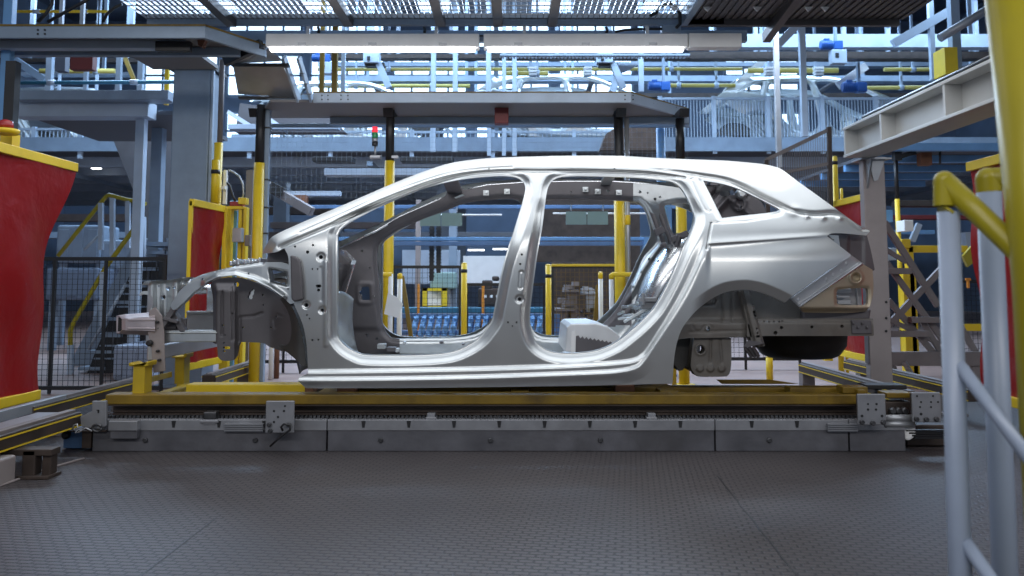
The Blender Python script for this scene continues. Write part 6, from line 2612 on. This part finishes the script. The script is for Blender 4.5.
bollard(464, 262.5, 3.3, .027, 'yellow stub post with a black band at the right of the front door opening', 271)
bollard(548.5, 264, 3.3, .027, 'yellow stub post with a black band at the left of the rear door opening', 276)
bollard(399.5, 273, 2.9, .022, 'yellow-capped white stub post right of the gate post in the front door opening', None, 'yellow', 279)
bollard(600.8, 271.5, 2.9, .020, 'yellow-capped white stub post left of the gate post in the rear door opening', None, 'yellow', 279)
bollard(768, 356, 3.2, .03, 'short yellow stub post seen under the spare wheel well')
bollard(839.5, 156, 3.3, .026, 'tall yellow post with a black band above the tail lamp recess', 163)
bollard(845.5, 188, 3.3, .014, 'thin yellow post right beside the tall banded post above the tail', None)
t = thing('gate_hoop', 'white and yellow tubular hoop beside the gate post in the rear door opening', 'hoop', at(612, 330, 2.46))
xx = at(611.5, 300, 2.46)[0]
zh = at(611.5, 274.5, 2.46)[2]
mb = MB()
mb.tube([(xx, 2.46, 0), (xx, 2.46, zh - .03)], .019, 12)
obj('white_tube', mb, M['white'], t)
mb = MB()
mb.tube([(xx, 2.46, zh - .04), (xx, 2.46, zh - .005), (xx + .012, 2.46, zh), (xx + .5, 2.46, zh)], .019, 12)
mb.tube([(xx + .5, 2.46, zh), (xx + .5, 2.46, 0)], .019, 12)
obj('yellow_bar', mb, M['yellow'], t)
t = thing('gate_hoop', 'white tubular hoop with a hanging card beside the gate post in the front door opening', 'hoop', at(390, 330, 2.4))
xx = at(390.5, 300, 2.42)[0]
mb = MB()
mb.tube([(xx, 2.42, 0), (xx, 2.42, at(390, 274, 2.42)[2])], .019, 12)
obj('white_tube', mb, M['white'], t)
mb = MB()
mb.tube([at(379, 275, 2.42), at(392, 275, 2.42)], .021, 12)
obj('yellow_bar', mb, M['yellow'], t)
mb = MB()
mb.prism([at(x, y, 2.38) for x, y in [(388, 293), (397, 297), (403, 304), (398, 318), (384, 314)]], (0, .006, 0))
obj('card', mb, M['white'], t)
mb = MB()
mb.bar(at(402, 276, 3.05), at(411.5, 340, 3.05), .035, .05)
single('leaning_strut', mb, M['skid_yellow'], 'leaning yellow strut right of the white stub post in the front door opening', 'strut')
mb = MB()
mb.bar(at(598, 285, 3.4), at(594, 338, 3.4), .035, .05)
single('leaning_strut', mb, M['skid_yellow'], 'leaning yellow strut left of the white stub post in the rear door opening', 'strut')

# beams and boards seen through the door openings
t = thing('cross_rail', 'light blue double rail running behind both door openings', 'rail', at(520, 241, 4.9))
for y0, y1 in ((237, 240.6), (241.6, 245.5)):
    mb = MB()
    mb.bp(300, y0, 649, y1, 4.9, .08)
    obj('rail_bar', mb, M['sky_blue' if y0 < 240 else 'rack_blue'], t, .004)
mb = MB()
mb.bp(644, 237, 649, 260, 4.88, .1)
obj('end_post', mb, M['sky_blue'], t)
bx('cross_rail', 'rack_blue', 'thin dark blue rail above the grey-green boards', 'rail', 300, 205, 700, 208.5, 5.6, .08)
for n_, (px0, px1, y0, y1) in enumerate(((420, 462, 213, 226), (566, 608, 211.5, 224.5))):
    lab = ('pair of grey-green boards hanging in the front door opening', 'pair of grey-green boards hanging in the rear door opening')[n_]
    t = thing('hanging_board', lab, 'board', at((px0 + px1) / 2, y1, 4.6))
    mid = (px0 + px1) / 2
    for p0, p1 in ((px0, mid - .5), (mid + .5, px1)):
        mb = MB()
        mb.bp(p0, y0, p1, y1, 4.6, .02)
        obj('board', mb, M['sign_green'], t)
    mb = MB()
    mb.tube([at(px0 - 13, y0 + 2, 4.64), at(px1 + 40, y0 + 2, 4.64)], .010, 8)
    obj('rod', mb, M['white'], t)
    for p in (px0 + 5, px1 - 5):
        mb = MB()
        mb.tube([at(p, y0, 4.64), at(p, 205, 5.6)], .006, 6)
        obj('hanger', mb, M['black'], t)
upright(418, 5, 200, 6.2, 'column', 'grey square upright left of the black cables in the front door opening')
upright(453, 8, 200, 6.2, 'beam_grey', 'blue-grey square upright right of the black cables in the front door opening')
for px, y1, lab in ((431.5, 281, 'left of two thick black cable chains hanging in the front door opening'), (438.5, 273, 'right of two thick black cable chains hanging in the front door opening')):
    t = single('cable_chain', MB().bp(px - 2, 226, px + 2, y1, 5.4, .06), M['black'], lab, 'cable chain')
    mb = MB()
    for k in range(14):
        y = 228 + k * (y1 - 230) / 14
        mb.bp(px - 2.5, y, px + 2.5, y + 1.6, 5.39, .08)
    obj('links', mb, M['black'], t)
t = thing('robot_cabinet', 'grey-green machine with a yellow framed window behind the black mesh fence', 'cabinet', at(436, 335, 5.8))
mb = MB()
mb.bp(430, 272, 455, 289, 5.8, .5)
obj('head', mb, M['sign_green'], t, .02)
mb = MB()
a, b = at(423, 300, 5.75)[0], at(449, 300, 5.75)[0]
mb.box(a, b, 5.9, 6.4, 0, at(440, 289, 5.75)[2])
obj('housing', mb, M['galv'], t)
for px0, py0, px1, py1 in ((422.5, 288, 427, 310), (441.5, 288, 447, 310), (422.5, 288, 447, 291), (422.5, 306, 447, 310)):
    mb = MB()
    mb.bp(px0, py0, px1, py1, 5.7, .05)
    obj('yellow_frame', mb, M['yellow'], t)
mb = MB()
mb.bp(428, 292, 441, 305, 5.86, .01)
obj('window', mb, M['white'], t)
for px, lab in ((418.3, 'left orange post behind the black mesh fence'), (483, 'orange post right of the yellow stub post in the front door opening')):
    upright(px, 2.6, 284, 5.2, 'orange', lab)
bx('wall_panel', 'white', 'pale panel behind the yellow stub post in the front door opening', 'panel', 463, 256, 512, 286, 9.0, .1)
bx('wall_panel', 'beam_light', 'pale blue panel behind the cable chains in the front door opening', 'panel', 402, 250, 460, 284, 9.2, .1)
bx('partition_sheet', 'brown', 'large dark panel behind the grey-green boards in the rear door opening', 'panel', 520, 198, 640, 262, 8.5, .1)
bx('machine_bed', 'teal', 'dark teal machine bed behind the black mesh fence', 'machine', 398, 308, 548, 313, 5.2, .4)
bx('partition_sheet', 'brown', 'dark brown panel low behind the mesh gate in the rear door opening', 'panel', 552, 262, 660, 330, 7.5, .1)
t = thing('press_tool', 'dark machine tool right of the orange post in the front door opening', 'machine', at(492, 320, 5.6))
for px0, py0, px1, py1 in ((478, 288, 500, 306), (482, 280, 492, 290), (492, 276, 499, 281)):
    mb = MB()
    mb.bp(px0, py0, px1, py1, 5.6, .4)
    obj('block', mb, M['brown'], t, .02)
for px in (484, 490, 496):
    mb = MB()
    mb.bp(px, 295, px + 2.5, 298, 5.58, .03)
    obj('gauge', mb, M['white'], t)
for px in (480, 498):
    mb = MB()
    a = at(px, 300, 5.7)
    mb.box(a[0] - .03, a[0] + .03, 5.7, 5.76, 0, at(px, 306, 5.7)[2])
    obj('leg', mb, M['brown'], t)
# blue rack of part carriers, each one a thing
t = thing('part_rack', 'dark blue parts rack along the far side of the line behind the doors', 'rack', at(450, 340, 4.6))
mb = MB()
mb.bp(396, 314, 560, 318.5, 4.6, .1)
obj('upper_bar', mb, M['rack_blue'], t)
mb = MB()
mb.bp(396, 331, 560, 335, 4.75, .1)
obj('lower_bar', mb, M['rack_blue'], t)
for px in (398, 470, 556):
    a = at(px, 318, 4.8)
    mb = MB()
    mb.box(a[0] - .04, a[0] + .04, 4.8, 4.88, 0, a[2])
    obj('leg', mb, M['rack_blue'], t)
arm0 = None
for k in range(17):
    px = 413 + k * 7.8
    a = at(px, 336, 4.55)
    if arm0 is None:
        mb = MB()
        c = (a[0], 4.55, a[2])
        mb.bar((c[0], 4.50, c[2]), (c[0] + .035, 4.62, c[2] + .20), .045, .05)
        mb.bar((c[0] + .035, 4.56, c[2] + .17), (c[0] - .01, 4.66, c[2] + .20), .04, .03)
        mb.lathe((c[0] + .02, 4.50, c[2] + .08), [(.03, .02), (.03, -.02)], 10, 'y')
        arm0 = single('rack_arm', mb, M['sky_blue'], 'slanted light blue rack arm in the row behind the door openings', 'rack arm', 'slanted blue rack arms behind the doors')
        x00, a00 = arm0.location.x, a[0]
    else:
        c = arm0.copy()
        COL.objects.link(c)
        c.location.x = x00 + a[0] - a00
# grey workpieces behind the mesh gate
random.seed(11)
for k, (px, py, w, h, m, lab) in enumerate(((572, 287, 16, 10, 'truss', 'brown-grey workpiece behind the mesh gate, upper left'), (590, 290, 14, 8, 'galv', 'grey workpiece behind the mesh gate, upper right'),
                                            (566, 305, 20, 12, 'truss', 'brown workpiece behind the mesh gate, middle left'), (592, 308, 18, 14, 'brown', 'dark workpiece behind the mesh gate, middle right'),
                                            (578, 322, 30, 9, 'plate', 'pale workpiece low behind the mesh gate'))):
    mb = MB()
    a = at(px, py, 5.2)
    for q in range(5):
        x = px + random.uniform(-.4, .4) * w
        y = py + random.uniform(-.4, .4) * h
        mb.bp(x - w * .2, y - h * .22, x + w * .2, y + h * .22, 5.1 + random.random() * .3, .2)
    mb.bp(px - w / 2, py + h * .3, px + w / 2, py + h * .5, 5.1, .4)
    a0 = at(px, py + h * .5, 5.3)
    mb.box(a0[0] - .05, a0[0] + .05, 5.2, 5.3, 0, a0[2])
    single('workpiece', mb, M[m], lab, 'workpiece')

# dim aisle behind: horizontal ducts, racks and machines under the deck
for k, (px0, px1, y0, y1, Y, m, lab) in enumerate(((200, 340, 207, 214, 13.0, 'brown', 'dark duct far back under the deck left of the windscreen pillar'), (270, 420, 222, 228, 12.0, 'truss', 'brown duct far back behind the windscreen pillar'),
                                                  (180, 330, 232, 240, 11.0, 'brown', 'dark beam low under the deck behind the cowl'), (900, 1010, 200, 206, 9.0, 'brown', 'dark brown duct at right behind the first handrail post'),
                                                  (560, 760, 236, 243, 13.0, 'beam_grey', 'blue-grey duct far back behind the rear side pillar'), (10, 140, 214, 221, 12.0, 'truss', 'brown duct far back behind the stair top'),
                                                  (340, 520, 232, 236, 12.5, 'beam_light', 'pale duct far back behind the front door opening'), (880, 1010, 215, 219, 9.5, 'red_box', 'dark red duct at right behind the handrail'),
                                                  (20, 160, 232, 238, 10.5, 'beam_grey', 'blue-grey duct far back behind the stairs'))):
    bx('duct', m, lab, 'duct', px0, y0, px1, y1, Y, .3)
# strip lamps under the deck (lit tubes in the photo's gloom)
for k, (px, py, Y, w) in enumerate(((334, 223, 14.0, 9), (476, 250, 15.0, 16), (500, 249, 15.0, 14), (95, 168, 11.5, 8), (905, 226, 8.0, 7), (70, 176, 12, 5))):
    mb = MB()
    mb.bp(px - w / 2, py - .6, px + w / 2, py + .6, Y, .1)
    labs = ('small glowing strip lamp under the deck behind the windscreen pillar', 'glowing strip lamp far back in the front door opening, left one', 'glowing strip lamp far back in the front door opening, right one',
            'glowing strip lamp under the deck behind the left crossing beam', 'glowing lamp box at right behind the black and yellow post', 'small glowing lamp under the deck left of the dark sheet')
    o = single('strip_lamp', mb, M['tube'], labs[k], 'lamp')
    mb = MB()
    mb.bp(px - w / 2, py - 1.4, px + w / 2, py - .6, Y, .12)
    obj('housing', mb, M['beam_light'], o)
bx('lamp_box', 'white', 'white box lamp between the black and yellow post and the first handrail post', 'lamp', 904.5, 220, 913.5, 231, 4.5, .2)
# ---- right background: platform, truss table, yellow cell frame
t = thing('side_platform', 'light blue platform edge at right above the first handrail post', 'platform', at(950, 147, 4.5))
mb = MB()
mb.bp(893, 143, 1010, 150, 4.5, .1)
obj('edge_beam', mb, M['sky_blue'], t)
mb = MB()
a, b = at(893, 150, 4.5), at(1010, 150, 4.5)
mb.box(a[0], b[0] + .5, 4.6, 8, a[2] + .02, a[2] + .06)
obj('deck_plate', mb, M['deck'], t)
for Y in (5.0, 5.8, 6.6, 7.4):
    mb = MB()
    mb.box(a[0], b[0] + .5, Y, Y + .07, a[2] - .06, a[2] + .02)
    obj('deck_beam', mb, M['sky_blue'], t)
mb = MB()
mb.bp(921, 150, 932, 165, 4.8, .1)
obj('red_bracket', mb, M['rust'], t)
mb = MB()
mb.tube([at(940, 150, 4.7), at(940, 164, 4.7)], .012, 8)
obj('hook_rod', mb, M['black'], t)
mb = MB()
mb.bar(at(896, 158, 4.7), at(915, 152, 4.7), .05, .05)
mb.bp(895, 150, 902, 160, 4.65, .08)
obj('brace', mb, M['black'], t)
post(899, 160, 199, 330, 4.7, .026, 'black and yellow post at right between the column and the first handrail post')
t = thing('lift_table', 'brown-grey lattice lift table at right behind the warm grey column', 'lift table', at(915, 380, 2.9))
for (a, b, w) in (((884, 222), (938, 306), .055), ((884, 330), (948, 262), .055), ((886, 262), (944, 342), .05), ((888, 300), (950, 372), .05), ((886, 318), (940, 344), .04), ((880, 246), (906, 262), .04),
                  ((960, 326), (980, 360), .05), ((920, 318), (950, 368), .045)):
    mb = MB()
    mb.bar(at(*a, 2.9 + w), at(*b, 2.95), w * .7, w)
    obj('lattice_bar', mb, M['truss'], t, .003)
for y0, y1, x0, x1 in ((268, 274, 884, 912), (317, 323, 912, 940), (331, 337, 886, 930), (352, 366, 880, 985)):
    mb = MB()
    mb.bp(x0, y0, x1, y1, 2.85, .08)
    obj('lattice_rail', mb, M['truss'], t, .003)
for px in (890, 975):
    a = at(px, 366, 2.9)
    mb = MB()
    mb.box(a[0] - .04, a[0] + .04, 2.86, 2.94, 0, a[2])
    obj('leg', mb, M['truss'], t)
mb = MB()
mb.bar(at(904, 362, 2.8), at(922, 392, 2.7), .035, .035)
obj('stay', mb, M['galv'], t)
t = thing('cell_frame', 'yellow robot cell frame at right behind the lattice lift table', 'frame', at(912, 380, 3.6))
for px, w, y0 in ((911.5, 13, 271), (914, 5, 246)):
    xx = at(px, 320, 3.6)[0]
    r = w / 2 / F * 8.1
    mb = MB()
    mb.box(xx - r, xx + r, 3.6, 3.7, 0, at(px, y0, 3.6)[2])
    obj('frame_post', mb, M['yellow'], t, .004)
mb = MB()
mb.bp(905, 245.5, 968, 252.5, 3.6, .06)
obj('frame_beam', mb, M['yellow'], t, .004)
mb = MB()
mb.bp(902, 239, 911, 248, 3.58, .1)
obj('frame_block', mb, M['yellow'], t, .006)
mb = MB()
mb.prism([at(x, y, 3.5) for x, y in [(963, 256), (972, 246), (980, 244), (980, 258), (968, 267)]], (0, .04, 0))
obj('tilted_plate', mb, M['olive'], t)
bx('pipe_run', 'sky_blue', 'light blue rail at right behind the black and yellow post', 'rail', 892, 230, 935, 234, 5.2, .06)
mb = MB()
mb.bar(at(912, 241, 5.0), at(919, 224, 5.0), .05, .06)
single('robot_link', mb, M['beam_light'], 'small pale leaning link standing on the light blue rail at right', 'link')
bx('control_box', 'sky_blue', 'light blue control box left of the black and yellow post at right', 'box', 884, 210, 893, 222, 4.9, .2)
bx('control_box', 'beam_light', 'pale control box behind the lattice lift table', 'box', 884, 248, 897, 260, 4.4, .2)
mb = MB()
mb.bp(966, 278, 971, 280.5, 3.4, .02)
mb.bp(967.7, 280, 969.6, 288, 3.4, .02)
single('hook_tool', mb, M['orange'], 'small orange T-shaped tool hanging on the mesh fence between the handrail posts', 'tool')
mb = MB()
mb.bp(966, 232, 985, 246, 6.5, .2)
single('pale_panel', mb, M['beam_light'], 'pale blue panel behind the top of the mesh fence at right', 'panel')
